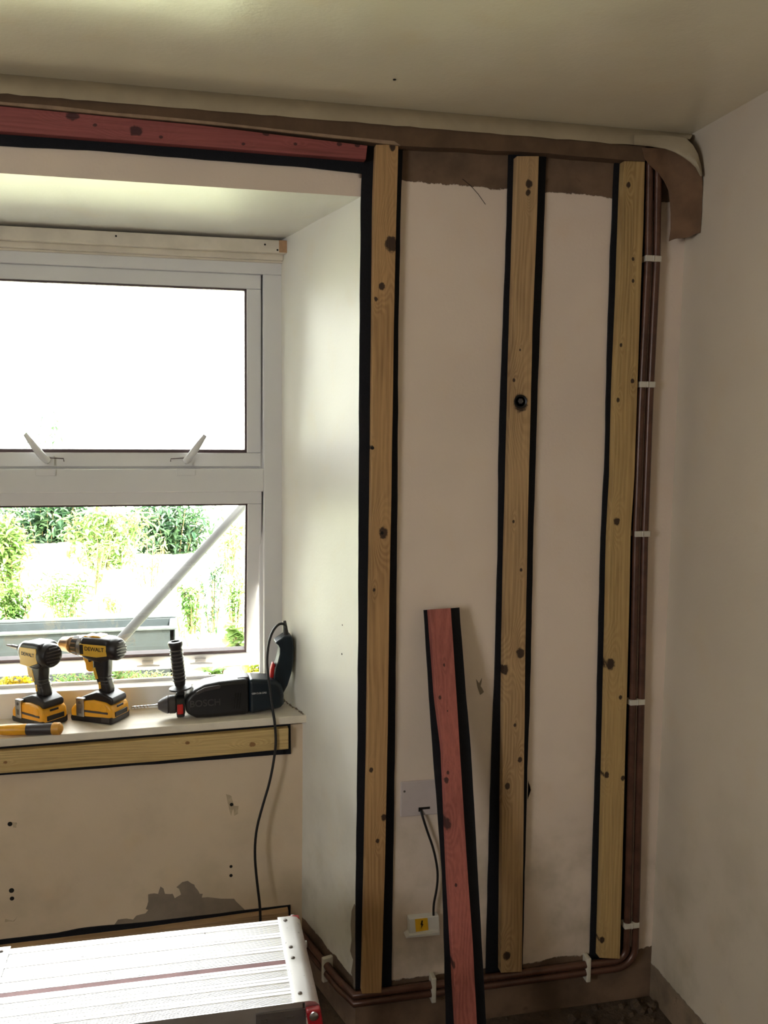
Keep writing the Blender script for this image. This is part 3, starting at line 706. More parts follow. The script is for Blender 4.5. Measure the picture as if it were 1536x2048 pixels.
bm = BM(); prism(bm, [W(843, 1841, -0.0232), W(846, 1841, -0.0232), W(845, 1848, -0.0232), W(847, 1848, -0.0232), W(842, 1858, -0.0232), (W(843, 1850, -0.0232)), W(841, 1850, -0.0232)], (0, 0.0005, 0)); child(link('sticker_mark', bm, 'ink'), stk)

# ------------------------------------------------------------------ folding aluminium work platform
BH = 0.48
xr, xl, yf, yb = 0.207, -0.385, -0.535, -0.242
xl2 = -0.42
bench = empty('work_platform', ((xr + xl) / 2, (yf + yb) / 2, 0), 'folding ribbed aluminium work platform with red legs below the window', 'work platform')
ym = -0.402
def deck(y0, y1):
    bm = BM(); pts = [(y0, BH - 0.028)]
    y = y0; w = y1 - y0
    # cross section of the extruded plank: raised ribs in bundles
    n = 0
    prof = [(y0, BH - 0.028), (y0, BH - 0.001)]
    q = y0 + 0.004
    bundles = (0.10, 0.42, 0.74)
    while q < y1 - 0.006:
        t = (q - y0) / w
        dense = any(abs(t - b_) < 0.10 for b_ in bundles)
        if dense: prof += [(q, BH - 0.001), (q + 0.0006, BH - 0.0022), (q + 0.0016, BH - 0.0022), (q + 0.0022, BH - 0.001)]; q += 0.0040
        else: prof += [(q, BH - 0.001), (q + 0.0004, BH), (q + 0.0085, BH), (q + 0.009, BH - 0.0012)]; q += 0.0105
    prof += [(y1, BH - 0.001), (y1, BH - 0.028)]
    prism(bm, [(xl + 0.002, a_, b_) for a_, b_ in prof], (xr - xl - 0.004, 0, 0))
    return bm
child(link('deck_plank', deck(ym + 0.0085, yb), 'alu'), bench)
child(link('deck_plank', deck(yf, ym - 0.0085), 'alu'), bench)
bm = BM(); box(bm, xl, xr, ym - 0.0085, ym + 0.0085, BH - 0.028, BH - 0.0015); child(link('joint_strip', bm, 'pinkgap'), bench)
def endcap(x, s):
    bm = BM(); pts = [(x - 0.022 * s, BH + 0.0022), (x + 0.008 * s, BH + 0.0022), (x + 0.020 * s, BH - 0.001), (x + 0.028 * s, BH - 0.009), (x + 0.031 * s, BH - 0.03), (x + 0.034 * s, BH - 0.075), (x + 0.030 * s, BH - 0.076), (x + 0.024 * s, BH - 0.03), (x + 0.0 * s, BH - 0.03), (x, BH - 0.0002), (x - 0.022 * s, BH - 0.0002)]
    prism(bm, [(a_, yf - 0.004, b_) for a_, b_ in pts], (0, yb - yf + 0.008, 0)); c = child(link('end_cap', bm, 'alu', smooth=40), bench)
    for yy in (yb - 0.012, ym + 0.045, ym + 0.006, yf + 0.022):
        bm = BM(); lathe(bm, [(0, 0.0045), (0.0015, 0.0042), (0.0028, 0.002)], (x - 0.006 * s, yy, BH + 0.002), (0, 0, 1), 12); child(link('rivet', bm, 'greyplate', smooth=40), c)
endcap(xr + 0.002, 1); endcap(xl - 0.002, -1)
for s, x in ((1, xr), (-1, xl)):
    for ys, y in ((-1, yf), (1, yb)):
        x0, y0 = x + 0.016 * s, y + (0.0 if ys < 0 else -0.028) * 1.0
        top = Vector((x + 0.016 * s, y + ys * 0.014, BH - 0.006)); foot = Vector((x + 0.085 * s, y + ys * 0.055, 0.0))
        bm = BM(); w, dpt = 0.014, 0.009
        tp = [top + Vector((a_ * w, b_ * dpt, 0)) for a_, b_ in ((-1, -1), (1, -1), (1, 1), (-1, 1))]; ft = [foot + Vector((a_ * w, b_ * dpt, 0)) for a_, b_ in ((-1, -1), (1, -1), (1, 1), (-1, 1))]
        va = [bm.verts.new(p_) for p_ in tp]; vb = [bm.verts.new(p_) for p_ in ft]; bm.faces.new(va); bm.faces.new(vb[::-1])
        for i in range(4): bm.faces.new([va[i], vb[i], vb[(i + 1) % 4], va[(i + 1) % 4]])
        lg = child(link('leg', bm, 'redleg', bevel=0.004), bench)
        bm = BM(); lathe(bm, [(0, 0.0085), (0.003, 0.0085), (0.005, 0.005)], top + Vector((0, ys * 0.009, -0.010)), (0, ys, 0), 14); child(link('pivot_bolt', bm, 'steel', smooth=40), lg)
        bm = BM(); box(bm, foot.x - 0.016, foot.x + 0.016, foot.y - 0.02, foot.y + 0.02, 0, 0.03); child(link('foot_cap', bm, 'toolblack', bevel=0.003), lg)
    bm = BM(); tube(bm, [(x + 0.055 * s, yf - 0.03, 0.22), (x + 0.055 * s, yb + 0.03, 0.22)], 0.011, 12); child(link('rung', bm, 'alu', smooth=60), bench)
    bm = BM(); tube(bm, [(x + 0.034 * s, yf - 0.008, BH - 0.08), (x + 0.080 * s, yf - 0.05, 0.06)], 0.004, 8); child(link('edge_strip', bm, 'steel', smooth=60), bench)
    # slotted hinge plate on the long side
    for ys, y in ((-1, yf), (1, yb)):
        bm = BM(); xa, xb_ = (x - 0.09 * s, x + 0.004 * s); box(bm, min(xa, xb_), max(xa, xb_), y + ys * 0.001, y + ys * 0.004, BH - 0.085, BH - 0.012); hp = child(link('hinge_plate', bm, 'greyplate', bevel=0.001), bench)
        for r_ in range(3):
            for c_ in range(2):
                zx = x - (0.076 - c_ * 0.05) * s; zz = BH - 0.026 - r_ * 0.022
                bm = BM(); box(bm, zx - 0.006, zx + 0.006, y + ys * 0.004, y + ys * 0.0052, zz - 0.002, zz + 0.002); child(link('rivet', bm, 'steel'), hp)
bm = BM(); lathe(bm, [(0, 0.008), (0.004, 0.008), (0.006, 0.004)], (xr + 0.0335, yb - 0.05, BH - 0.035), (1, 0, 0), 14); child(link('pivot_bolt', bm, 'steel', smooth=40), bench)
bm = BM(); box(bm, xl, xr, yf + 0.0, yf + 0.012, BH - 0.05, BH - 0.028); box(bm, xl, xr, yb - 0.012, yb, BH - 0.05, BH - 0.028); child(link('side_rail', bm, 'alu'), bench)

# ------------------------------------------------------------------ cordless drills
def place(th, loc, yaw):
    th.matrix_world = Matrix.Translation(loc) @ Matrix.Rotation(TILT, 4, 'Y') @ Matrix.Rotation(yaw, 4, 'Z') @ Matrix.Scale(0.95, 4)
def pf(bm, pts, w, y=0.0): prism(bm, [(a_, y - w / 2, b_) for a_, b_ in pts], (0, w, 0))
def base_parts(th, s=1.0):
    # battery block: +x is the nose side
    bm = BM(); pf(bm, [(0.080, 0.010), (0.082, 0.034), (0.068, 0.048), (0.040, 0.060), (0.0, 0.066), (-0.045, 0.062), (-0.062, 0.046), (-0.064, 0.012)], 0.084); bt = link('battery', bm, 'yellow', th, bevel=0.008, seg=3)
    bm = BM(); pf(bm, [(0.078, 0.0), (0.081, 0.008), (0.080, 0.016), (0.02, 0.018), (-0.063, 0.022), (-0.063, 0.004), (-0.058, 0.0)], 0.0855); link('battery_base', bm, 'toolblack', bt, bevel=0.004)
    for sy in (-1, 1):
        bm = BM(); box(bm, -0.050, 0.03, sy * 0.0415, sy * 0.0445, 0.030, 0.036); box(bm, -0.055, -0.028, sy * 0.0415, sy * 0.0448, 0.006, 0.020); link('battery_rib', bm, 'toolgrey', bt, bevel=0.001)
        bm = BM(); lathe(bm, [(0, 0.013), (0.003, 0.012), (0.004, 0.008)], (-0.035, sy * 0.040, 0.044), (0, sy, 0), 16); link('battery_release', bm, 'yellow', bt, smooth=40)
    bm = BM(); box(bm, 0.0805, 0.0825, -0.022, 0.022, 0.012, 0.024); link('charge_window', bm, 'toolgrey', bt, bevel=0.001)
    bm = BM(); box(bm, -0.0665, -0.063, -0.028, 0.028, 0.020, 0.034); box(bm, -0.0665, -0.063, -0.010, 0.018, 0.046, 0.052); link('battery_latch', bm, 'toolblack', bt, bevel=0.001)
    # black foot of the handle
    bm = BM(); pf(bm, [(0.058, 0.058), (0.052, 0.068), (0.026, 0.078), (-0.005, 0.088), (-0.030, 0.086), (-0.056, 0.076), (-0.062, 0.070), (-0.062, 0.056), (-0.03, 0.050), (0.02, 0.052)], 0.068); link('handle_foot', bm, 'toolblack', th, bevel=0.009, seg=3)
    bm = BM()
    for y0, y1, z0, z1, x0 in ((0.044, 0.047, 0.016, 0.070, 0.030),): box(bm, x0, x0 + 0.026, y0, y1, z0, z1)
    box(bm, 0.030, 0.056, 0.034, 0.0445, 0.064, 0.070)
    cl = link('belt_clip', bm, 'steel', th, bevel=0.002)
    bm = BM(); lathe(bm, [(0, 0.0045), (0.0015, 0.004)], (0.043, 0.047, 0.058), (0, 1, 0), 12); box(bm, 0.038, 0.048, 0.0465, 0.0478, 0.026, 0.042); link('clip_screw', bm, 'greyplate', cl)
def grip(th, zt, x_t, x_b):
    bm = BM(); prof = [(x_b - 0.020, 0.078), (x_b + 0.022, 0.078), (x_b + 0.019, 0.10), (x_t + 0.020, 0.128), (x_t + 0.024, 0.15), (x_t + 0.026, zt), (x_t - 0.028, zt), (x_t - 0.026, 0.15), (x_t - 0.022, 0.125), (x_b - 0.018, 0.10)]
    pf(bm, prof, 0.036); g = link('grip', bm, 'toolblack', th, bevel=0.011, seg=4)
    for sy in (-1, 1):
        bm = BM(); prism(bm, [(x_t + 0.012, sy * 0.0172, 0.158), (x_t + 0.021, sy * 0.0172, 0.152), (x_t + 0.013, sy * 0.0172, 0.122), (x_t + 0.003, sy * 0.0172, 0.124)], (0, sy * 0.0015, 0)); link('grip_inlay', bm, 'label', g, bevel=0.001)
        bm = BM(); prism(bm, [(x_b + 0.008, sy * 0.0172, 0.116), (x_b + 0.015, sy * 0.0172, 0.114), (x_b + 0.014, sy * 0.0172, 0.094), (x_b + 0.006, sy * 0.0172, 0.096)], (0, sy * 0.0015, 0)); link('grip_inlay', bm, 'label', g, bevel=0.001)
    for z in (0.118, 0.128, 0.108):
        bm = BM(); box(bm, x_t - 0.026, x_t + 0.0, -0.0188, 0.0188, z, z + 0.0015); link('grip_ridge', bm, 'toolgrey', g)
    return g
def rear_cap(th, x, z, r):
    bm = BM(); lathe(bm, [(0.010, r * 0.99), (0.0, r), (-0.010, r * 0.98), (-0.018, r * 0.86), (-0.022, r * 0.62), (-0.0225, 0.001)], (x, 0, z), (1, 0, 0), 28); c = link('motor_cap', bm, 'toolblack', th, smooth=35)
    for i in range(6):
        zz = z + r * 0.62 - i * r * 0.25; hw = math.sqrt(max(0.0, (r * 0.72) ** 2 - (zz - z) ** 2))
        bm = BM(); box(bm, x - 0.0235, x - 0.019, -hw, hw, zz - 0.0019, zz + 0.0019); link('vent_slat', bm, 'toolgrey', c, bevel=0.0008)
def brand(parent, x, z, size, y):
    mt = Matrix(((-1, 0, 0, x), (0, 0, 1, y), (0, 1, 0, z), (0, 0, 0, 1)))   # reads from the +y side
    return mt
def combi(loc, yaw):
    th = empty('combi_drill', loc, 'yellow and black cordless combi drill with keyless chuck, standing middle on the sill', 'cordless drill'); bpy.context.view_layer.update()
    base_parts(th); hz = 0.213
    g = grip(th, 0.190, -0.006, -0.018)
    # head: motor housing, gear collar, chuck
    bm = BM(); pf(bm, [(0.052, hz - 0.026), (0.052, hz + 0.024), (0.040, hz + 0.032), (-0.02, hz + 0.033), (-0.052, hz + 0.031), (-0.054, hz - 0.026), (-0.02, hz - 0.040), (0.02, hz - 0.036)], 0.062); link('motor_housing', bm, 'toolblack', th, bevel=0.013, seg=4)
    rear_cap(th, -0.052, hz - 0.001, 0.033)
    bm = BM(); pf(bm, [(0.048, hz + 0.024), (0.040, hz + 0.036), (0.024, hz + 0.034), (0.010, hz + 0.038), (-0.012, hz + 0.037), (-0.020, hz + 0.031), (0.0, hz + 0.028)], 0.040); link('top_cover', bm, 'yellow', th, bevel=0.004)
    for sy in (-1, 1):
        bm = BM(); prism(bm, [(0.046, sy * 0.0305, hz - 0.020), (0.046, sy * 0.0305, hz + 0.014), (-0.044, sy * 0.0305, hz + 0.014), (-0.046, sy * 0.0305, hz - 0.016), (-0.010, sy * 0.0305, hz - 0.022)], (0, sy * 0.0022, 0)); lp = link('side_label', bm, 'label', th, bevel=0.001)
        bm = BM(); box(bm, 0.034, 0.046, sy * 0.0325 - 0.0006, sy * 0.0325 + 0.0006, hz - 0.016, hz + 0.012); link('label_bar', bm, 'ink', lp)
        R_ = Matrix(((-sy * 1.0 * -1, 0, 0, -0.004), (0, 0, sy, sy * 0.0330), (0, 1, 0, hz + 0.001), (0, 0, 0, 1)))
        if sy < 0: R_ = Matrix(((1, 0, 0, -0.004), (0, 0, -1, -0.0330), (0, 1, 0, hz + 0.001), (0, 0, 0, 1)))
        if sy > 0: R_ = Matrix(((-1, 0, 0, -0.004), (0, 0, 1, 0.0330), (0, 1, 0, hz + 0.001), (0, 0, 0, 1)))
        text('lettering', 'DEWALT', 0.0165, 'ink', lp, R_)
    bm = BM(); lathe(bm, [(0.048, 0.027), (0.052, 0.031), (0.062, 0.031), (0.064, 0.027)], (0, 0, hz), (1, 0, 0), 28); link('gear_collar', bm, 'steel', th, smooth=35)
    bm = BM(); lathe(bm, [(0.062, 0.026), (0.066, 0.0285), (0.084, 0.0275), (0.087, 0.025)], (0, 0, hz), (1, 0, 0), 28); tq = link('torque_ring', bm, 'toolblack', th, smooth=35)
    for i in range(14):
        a = 2 * PI * i / 14; bm = BM(); c0, s0 = math.cos(a), math.sin(a)
        tube(bm, [(0.066, c0 * 0.0275, hz + s0 * 0.0275), (0.084, c0 * 0.0268, hz + s0 * 0.0268)], 0.0022, 6); link('ring_rib', bm, 'gunmetal', tq)
    bm = BM(); lathe(bm, [(0.086, 0.024), (0.089, 0.026), (0.094, 0.026), (0.096, 0.0235), (0.098, 0.025), (0.104, 0.0245), (0.106, 0.023), (0.130, 0.021), (0.138, 0.015), (0.141, 0.008), (0.141, 0.001)], (0, 0, hz), (1, 0, 0), 28); ck = link('chuck', bm, 'gunmetal', th, smooth=35)
    bm = BM(); lathe(bm, [(0.139, 0.0032), (0.156, 0.003), (0.158, 0.001)], (0, 0, hz), (1, 0, 0), 10); link('screwdriver_bit', bm, 'steel', ck)
    bm = BM(); pf(bm, [(0.050, hz - 0.026), (0.054, hz - 0.034), (0.046, hz - 0.048), (0.044, hz - 0.068), (0.034, hz - 0.074), (0.010, hz - 0.070), (0.010, hz - 0.024)], 0.026); link('trigger', bm, 'yellow', th, bevel=0.005, seg=3)
    bm = BM(); pf(bm, [(0.034, hz - 0.034), (0.030, hz - 0.044), (0.020, hz - 0.040), (0.022, hz - 0.032)], 0.034); link('direction_switch', bm, 'toolblack', th, bevel=0.003)
    place(th, loc, yaw); return th
def impact(loc, yaw):
    th = empty('impact_driver', loc, 'stubby yellow and black cordless impact driver, leftmost power tool on the sill', 'impact driver'); bpy.context.view_layer.update()
    base_parts(th); hz = 0.206
    g = grip(th, 0.186, -0.004, -0.018)
    bm = BM(); pf(bm, [(0.044, hz - 0.026), (0.046, hz + 0.020), (0.034, hz + 0.031), (-0.02, hz + 0.035), (-0.046, hz + 0.032), (-0.048, hz - 0.030), (-0.02, hz - 0.042), (0.02, hz - 0.040)], 0.064); link('motor_housing', bm, 'toolblack', th, bevel=0.014, seg=4)
    rear_cap(th, -0.046, hz - 0.003, 0.036)
    for sy in (-1, 1):
        bm = BM(); prism(bm, [(0.042, sy * 0.0315, hz - 0.034), (0.042, sy * 0.0315, hz + 0.016), (-0.034, sy * 0.0315, hz + 0.020), (-0.038, sy * 0.0315, hz - 0.022), (0.0, sy * 0.0315, hz - 0.036)], (0, sy * 0.0022, 0)); lp = link('side_label', bm, 'label', th, bevel=0.0015)
        R_ = Matrix(((1, 0, 0, 0.004), (0, 0, -1, -0.0340), (0, 1, 0, hz - 0.001), (0, 0, 0, 1))) if sy < 0 else Matrix(((-1, 0, 0, 0.004), (0, 0, 1, 0.0340), (0, 1, 0, hz - 0.001), (0, 0, 0, 1)))
        text('lettering', 'DEWALT', 0.0145, 'ink', lp, R_)
    bm = BM(); lathe(bm, [(0.040, 0.030), (0.046, 0.0315), (0.052, 0.030), (0.054, 0.028)], (0, 0, hz - 0.004), (1, 0, 0), 28); link('front_band', bm, 'toolgrey', th, smooth=35)
    bm = BM(); lathe(bm, [(0.053, 0.028), (0.060, 0.027), (0.070, 0.020), (0.074, 0.014)], (0, 0, hz - 0.002), (1, 0, 0), 28); ns = link('nose_cone', bm, 'steel', th, smooth=35)
    bm = BM(); lathe(bm, [(0.073, 0.011), (0.075, 0.0125), (0.086, 0.0125), (0.088, 0.010), (0.088, 0.001)], (0, 0, hz), (1, 0, 0), 20); link('bit_collar', bm, 'toolblack', ns, smooth=35)
    bm = BM(); lathe(bm, [(0.086, 0.0062), (0.126, 0.006), (0.128, 0.004), (0.150, 0.0032), (0.152, 0.001)], (0, 0, hz), (1, 0, 0), 6); link('screwdriver_bit', bm, 'greyplate', ns)
    bm = BM(); pf(bm, [(0.048, hz - 0.030), (0.044, hz - 0.046), (0.040, hz - 0.072), (0.030, hz - 0.078), (0.010, hz - 0.072), (0.010, hz - 0.028)], 0.026); link('trigger', bm, 'label', th, bevel=0.005, seg=3)
    bm = BM(); pf(bm, [(0.036, hz - 0.036), (0.032, hz - 0.046), (0.020, hz - 0.042), (0.022, hz - 0.034)], 0.034); link('direction_switch', bm, 'toolblack', th, bevel=0.003)
    place(th, loc, yaw); return th
def on_sill(px, py):
    p = G(px, py, 0.750)
    for _ in range(3): p = G(px, py, sillz(p.x))
    return p
def yaw_of(dx, dy): return math.atan2(dy, dx)
p1 = on_sill(84, 1443); p2 = on_sill(206, 1437)
impact(Vector((p1.x, p1.y, sillz(p1.x))), yaw_of(-0.66, 0.68)); combi(Vector((p2.x, p2.y, sillz(p2.x))), yaw_of(-0.84, 0.53))
print('drill positions', p1, p2)

# ------------------------------------------------------------------ corded rotary hammer, lying upside down
U = 0.000319      # metres per crop unit of the profile below
rp = on_sill(430, 1424); RY = 0.372
ox = W(290 + 310 / 4.389, 1400, RY).x
def P(a_, b_): return (-(a_ - 310) * U * -1.0, (884 - b_) * U)     # local x grows to the right of the photo
rh = empty('rotary_hammer', (ox, RY, sillz(ox)), 'dark corded rotary hammer, side handle up, at the right end of the sill', 'rotary hammer'); bpy.context.view_layer.update()
def rpf(bm, pts, w, y=0.0): prism(bm, [(P(a_, b_)[0], y - w / 2, P(a_, b_)[1]) for a_, b_ in pts], (0, w, 0))
bm = BM(); rpf(bm, [(352, 700), (395, 655), (440, 622), (520, 585), (640, 568), (790, 562), (905, 560), (905, 876), (860, 880), (560, 882), (440, 876), (395, 850), (352, 830)], 0.082); gc = link('gear_case', bm, 'gear', rh, bevel=0.014, seg=4)
bm = BM(); rpf(bm, [(895, 562), (1090, 586), (1150, 596), (1195, 640), (1205, 740), (1195, 846), (1100, 856), (895, 880)], 0.084); mh = link('motor_housing', bm, 'teal', rh, bevel=0.013, seg=4)
bm = BM(); rpf(bm, [(800, 556), (905, 553), (912, 600), (820, 600)], 0.05); link('mode_switch', bm, 'toolgrey', mh, bevel=0.004)
bm = BM(); rpf(bm, [(440, 640), (520, 604), (640, 590), (660, 600), (650, 625), (520, 640), (450, 668)], 0.0845); link('side_rib', bm, 'toolgrey', gc, bevel=0.003)
for i, a_ in enumerate((762, 784, 806)):
    bm = BM(); rpf(bm, [(a_ + 14, 675), (a_ + 24, 675), (a_ + 8, 812), (a_ - 2, 812)], 0.0845); link('vent_slot', bm, 'dark', gc)
def rtext(s, a_, b_, size, mat, par):
    x, z = P(a_, b_); text('lettering', s, size, mat, par, Matrix(((1, 0, 0, x), (0, 0, -1, -0.0424), (0, 1, 0, z), (0, 0, 0, 1))) @ Matrix.Rotation(math.radians(2), 4, 'Z'))
x_, z_ = P(983, 692)
def rtext2(s, a_, b_, size, mat, par, y):
    x, z = P(a_, b_); t = text('lettering', s, size, mat, par, Matrix(((1, 0, 0, x), (0, 0, -1, y), (0, 1, 0, z), (0, 0, 0, 1))))
rtext2('BOSCH', 520, 745, 0.026, 'toolgrey', gc, -0.0413)
rtext2('GBH 2-26 DRE', 985, 692, 0.0066, 'printwhite', mh, -0.0423)
# D-less rear handle rising behind the motor
bm = BM(); rpf(bm, [(1120, 600), (1135, 500), (1160, 440), (1178, 370), (1180, 320), (1168, 292), (1140, 266), (1180, 240), (1225, 212), (1288, 214), (1302, 260), (1306, 340), (1300, 440), (1278, 560), (1245, 660), (1205, 730), (1196, 780), (1212, 800), (1205, 830), (1180, 846), (1130, 846), (1118, 700)], 0.050); hd = link('rear_handle', bm, 'teal', rh, bevel=0.012, seg=4)
bm = BM(); rpf(bm, [(1290, 240), (1312, 330), (1306, 450), (1284, 560), (1250, 655), (1236, 640), (1264, 550), (1286, 440), (1294, 330)], 0.03); link('rubber_back', bm, 'toolblack', hd, bevel=0.004)
bm = BM(); rpf(bm, [(1120, 452), (1142, 470), (1150, 520), (1128, 600), (1092, 605), (1100, 520)], 0.022); link('trigger', bm, 'red', hd, bevel=0.004)
x, z = P(1248, 215); x2, z2 = P(1238, 92)
bm = BM(); tube(bm, [(x, 0, z - 0.004), (x * 0.5 + x2 * 0.5, 0, z * 0.5 + z2 * 0.5), (x2, 0, z2)], [0.0088, 0.0065, 0.0042], 12); link('cord_sleeve', bm, 'toolblack', rh, smooth=50)
za = P(0, 768)[1]
def rx(a_): return P(a_, 0)[0]
bm = BM(); lathe(bm, [(rx(120), 0.006), (rx(126), 0.012), (rx(160), 0.019), (rx(205), 0.0255), (rx(212), 0.0235), (rx(218), 0.0255), (rx(268), 0.0255), (rx(276), 0.023)], (0, 0, za), (1, 0, 0), 28); ch_ = link('drill_chuck', bm, 'toolgrey', rh, smooth=35)
bm = BM(); lathe(bm, [(rx(-95), 0.001), (rx(-90), 0.0035), (rx(90), 0.0035), (rx(124), 0.005)], (0, 0, za), (1, 0, 0), 12); link('masonry_bit', bm, 'steel', ch_, smooth=40)
bm = BM(); tube(bm, [(rx(-92 + i * 4), 0.0032 * math.cos(i * 0.9), za + 0.0032 * math.sin(i * 0.9)) for i in range(38)], 0.0013, 6); link('bit_flute', bm, 'gunmetal', ch_)
# auxiliary handle
bm = BM(); lathe(bm, [(rx(276), 0.026), (rx(278), 0.031), (rx(346), 0.031), (rx(350), 0.026)], (0, 0, za), (1, 0, 0), 28); cr = link('clamp_ring', bm, 'gear', rh, smooth=35)
bm = BM(); box(bm, rx(278), rx(346), -0.012, 0.012, 0.0012, za - 0.028); link('clamp_foot', bm, 'toolgrey', cr, bevel=0.003)
bm = BM(); box(bm, rx(283), rx(334), -0.0345, -0.026, P(0, 832)[1], P(0, 745)[1]); link('lock_button', bm, 'red', cr, bevel=0.002)
bm = BM(); box(bm, rx(286), rx(352), -0.014, 0.014, za + 0.026, P(0, 650)[1]); link('handle_neck', bm, 'gear', cr, bevel=0.003)
b0 = Vector((rx(318), 0, P(0, 640)[1])); b1 = Vector((rx(285), 0, P(0, 215)[1])); ax = (b1 - b0); L_ = ax.length; ax.normalize()
bm = BM(); lathe(bm, [(-0.004, 0.012), (0.0, 0.028), (0.002, 0.033), (0.006, 0.031), (0.012, 0.014), (0.02, 0.0155), (0.05, 0.0182), (0.09, 0.0175), (L_ - 0.018, 0.0165), (L_ - 0.012, 0.0195), (L_ - 0.004, 0.0208), (L_, 0.019), (L_ + 0.001, 0.012), (L_ - 0.02, 0.0115), (L_ - 0.021, 0.001)], b0, ax, 30); sh = link('side_handle', bm, 'toolblack', rh, smooth=40)
for k_ in range(9):
    bm = BM(); t = 0.026 + k_ * 0.0105; lathe(bm, [(t, 0.0178), (t + 0.001, 0.0189), (t + 0.003, 0.0189), (t + 0.004, 0.0178)], b0, ax, 26); link('grip_ring', bm, 'toolgrey', sh, smooth=40)
rh.matrix_world = Matrix.Translation((ox, RY, sillz(ox) + 0.0005)) @ Matrix.Rotation(TILT, 4, 'Y') @ Matrix.Rotation(math.radians(1.5), 4, 'Z')
# its cord: loops over and hangs down past the sill
q = lambda a_, b_, Y: W(290 + a_ / 4.389, 1230 + b_ / 4.389, Y)
cp = [q(1240, 108, RY), q(1232, 84, RY), q(1205, 74, RY - 0.006), (q(1165, 84, RY - 0.012)), q(1120, 140, RY - 0.024), q(1085, 240, RY - 0.036), q(1070, 380, RY - 0.046), q(1076, 500, RY - 0.054), q(1094, 640, RY - 0.062), q(1112, 790, RY - 0.074), W(549, 1440, 0.290), W(552, 1475, 0.288), W(551, 1500, 0.286), W(541, 1560, 0.284), W(525, 1612, 0.282), W(512, 1660, 0.280), W(509, 1710, 0.278), W(514, 1765, 0.276), W(520, 1810, 0.27), W(521, 1850, 0.265)]
e_ = cp[-1]; cp += [Vector((e_.x, e_.y - 0.01, 0.08)), Vector((e_.x - 0.01, e_.y - 0.03, 0.012)), Vector((e_.x - 0.06, e_.y - 0.07, 0.004)), Vector((e_.x - 0.16, e_.y - 0.09, 0.004))]
bm = BM(); tube(bm, cp, 0.0037, 10, smoothpath=2); child(link('power_cord', bm, 'cable', smooth=60), rh)

# ------------------------------------------------------------------ yellow and black handle lying on the sill edge
hp_ = on_sill(60, 1470); r0 = 0.0155
e1 = on_sill(120, 1476); e0 = on_sill(-120, 1462)
e1.y = SY + 0.0005
e0.y = e1.y + 0.06
e1 = Vector((e1.x, e1.y, sillz(e1.x) + r0)); e0 = Vector((e0.x, e0.y, sillz(e0.x) + r0))
d_ = (e0 - e1).normalized()
th = empty('hammer', e1, 'yellow tool handle with black rubber grip lying on the front edge of the sill', 'hand tool')
def ov(bm):
    for v in bm.verts:
        pass
bm = BM(); lathe(bm, [(-0.004, 0.006), (-0.001, 0.0115), (0.004, 0.0165), (0.020, 0.0165), (0.024, 0.0145), (0.032, 0.0138)], e1, d_, 24); child(link('handle_butt', bm, 'woodyel', smooth=40), th)
bm = BM(); lathe(bm, [(0.022, 0.0148), (0.025, 0.0152), (0.055, 0.0145), (0.088, 0.0150), (0.091, 0.0138)], e1, d_, 24); child(link('rubber_grip', bm, 'toolgrey', smooth=40), th)
bm = BM(); lathe(bm, [(0.088, 0.0135), (0.092, 0.0150), (0.13, 0.0152), (0.20, 0.0110), (0.26, 0.0105)], e1, d_, 24); child(link('handle_shaft', bm, 'yellow', smooth=40), th)
hc = e1 + d_ * 0.262
bm = BM(); box(bm, hc.x - 0.013, hc.x + 0.013, hc.y - 0.04, hc.y + 0.05, hc.z - 0.0125, hc.z + 0.0125); child(link('hammer_head', bm, 'steel', bevel=0.004), th)

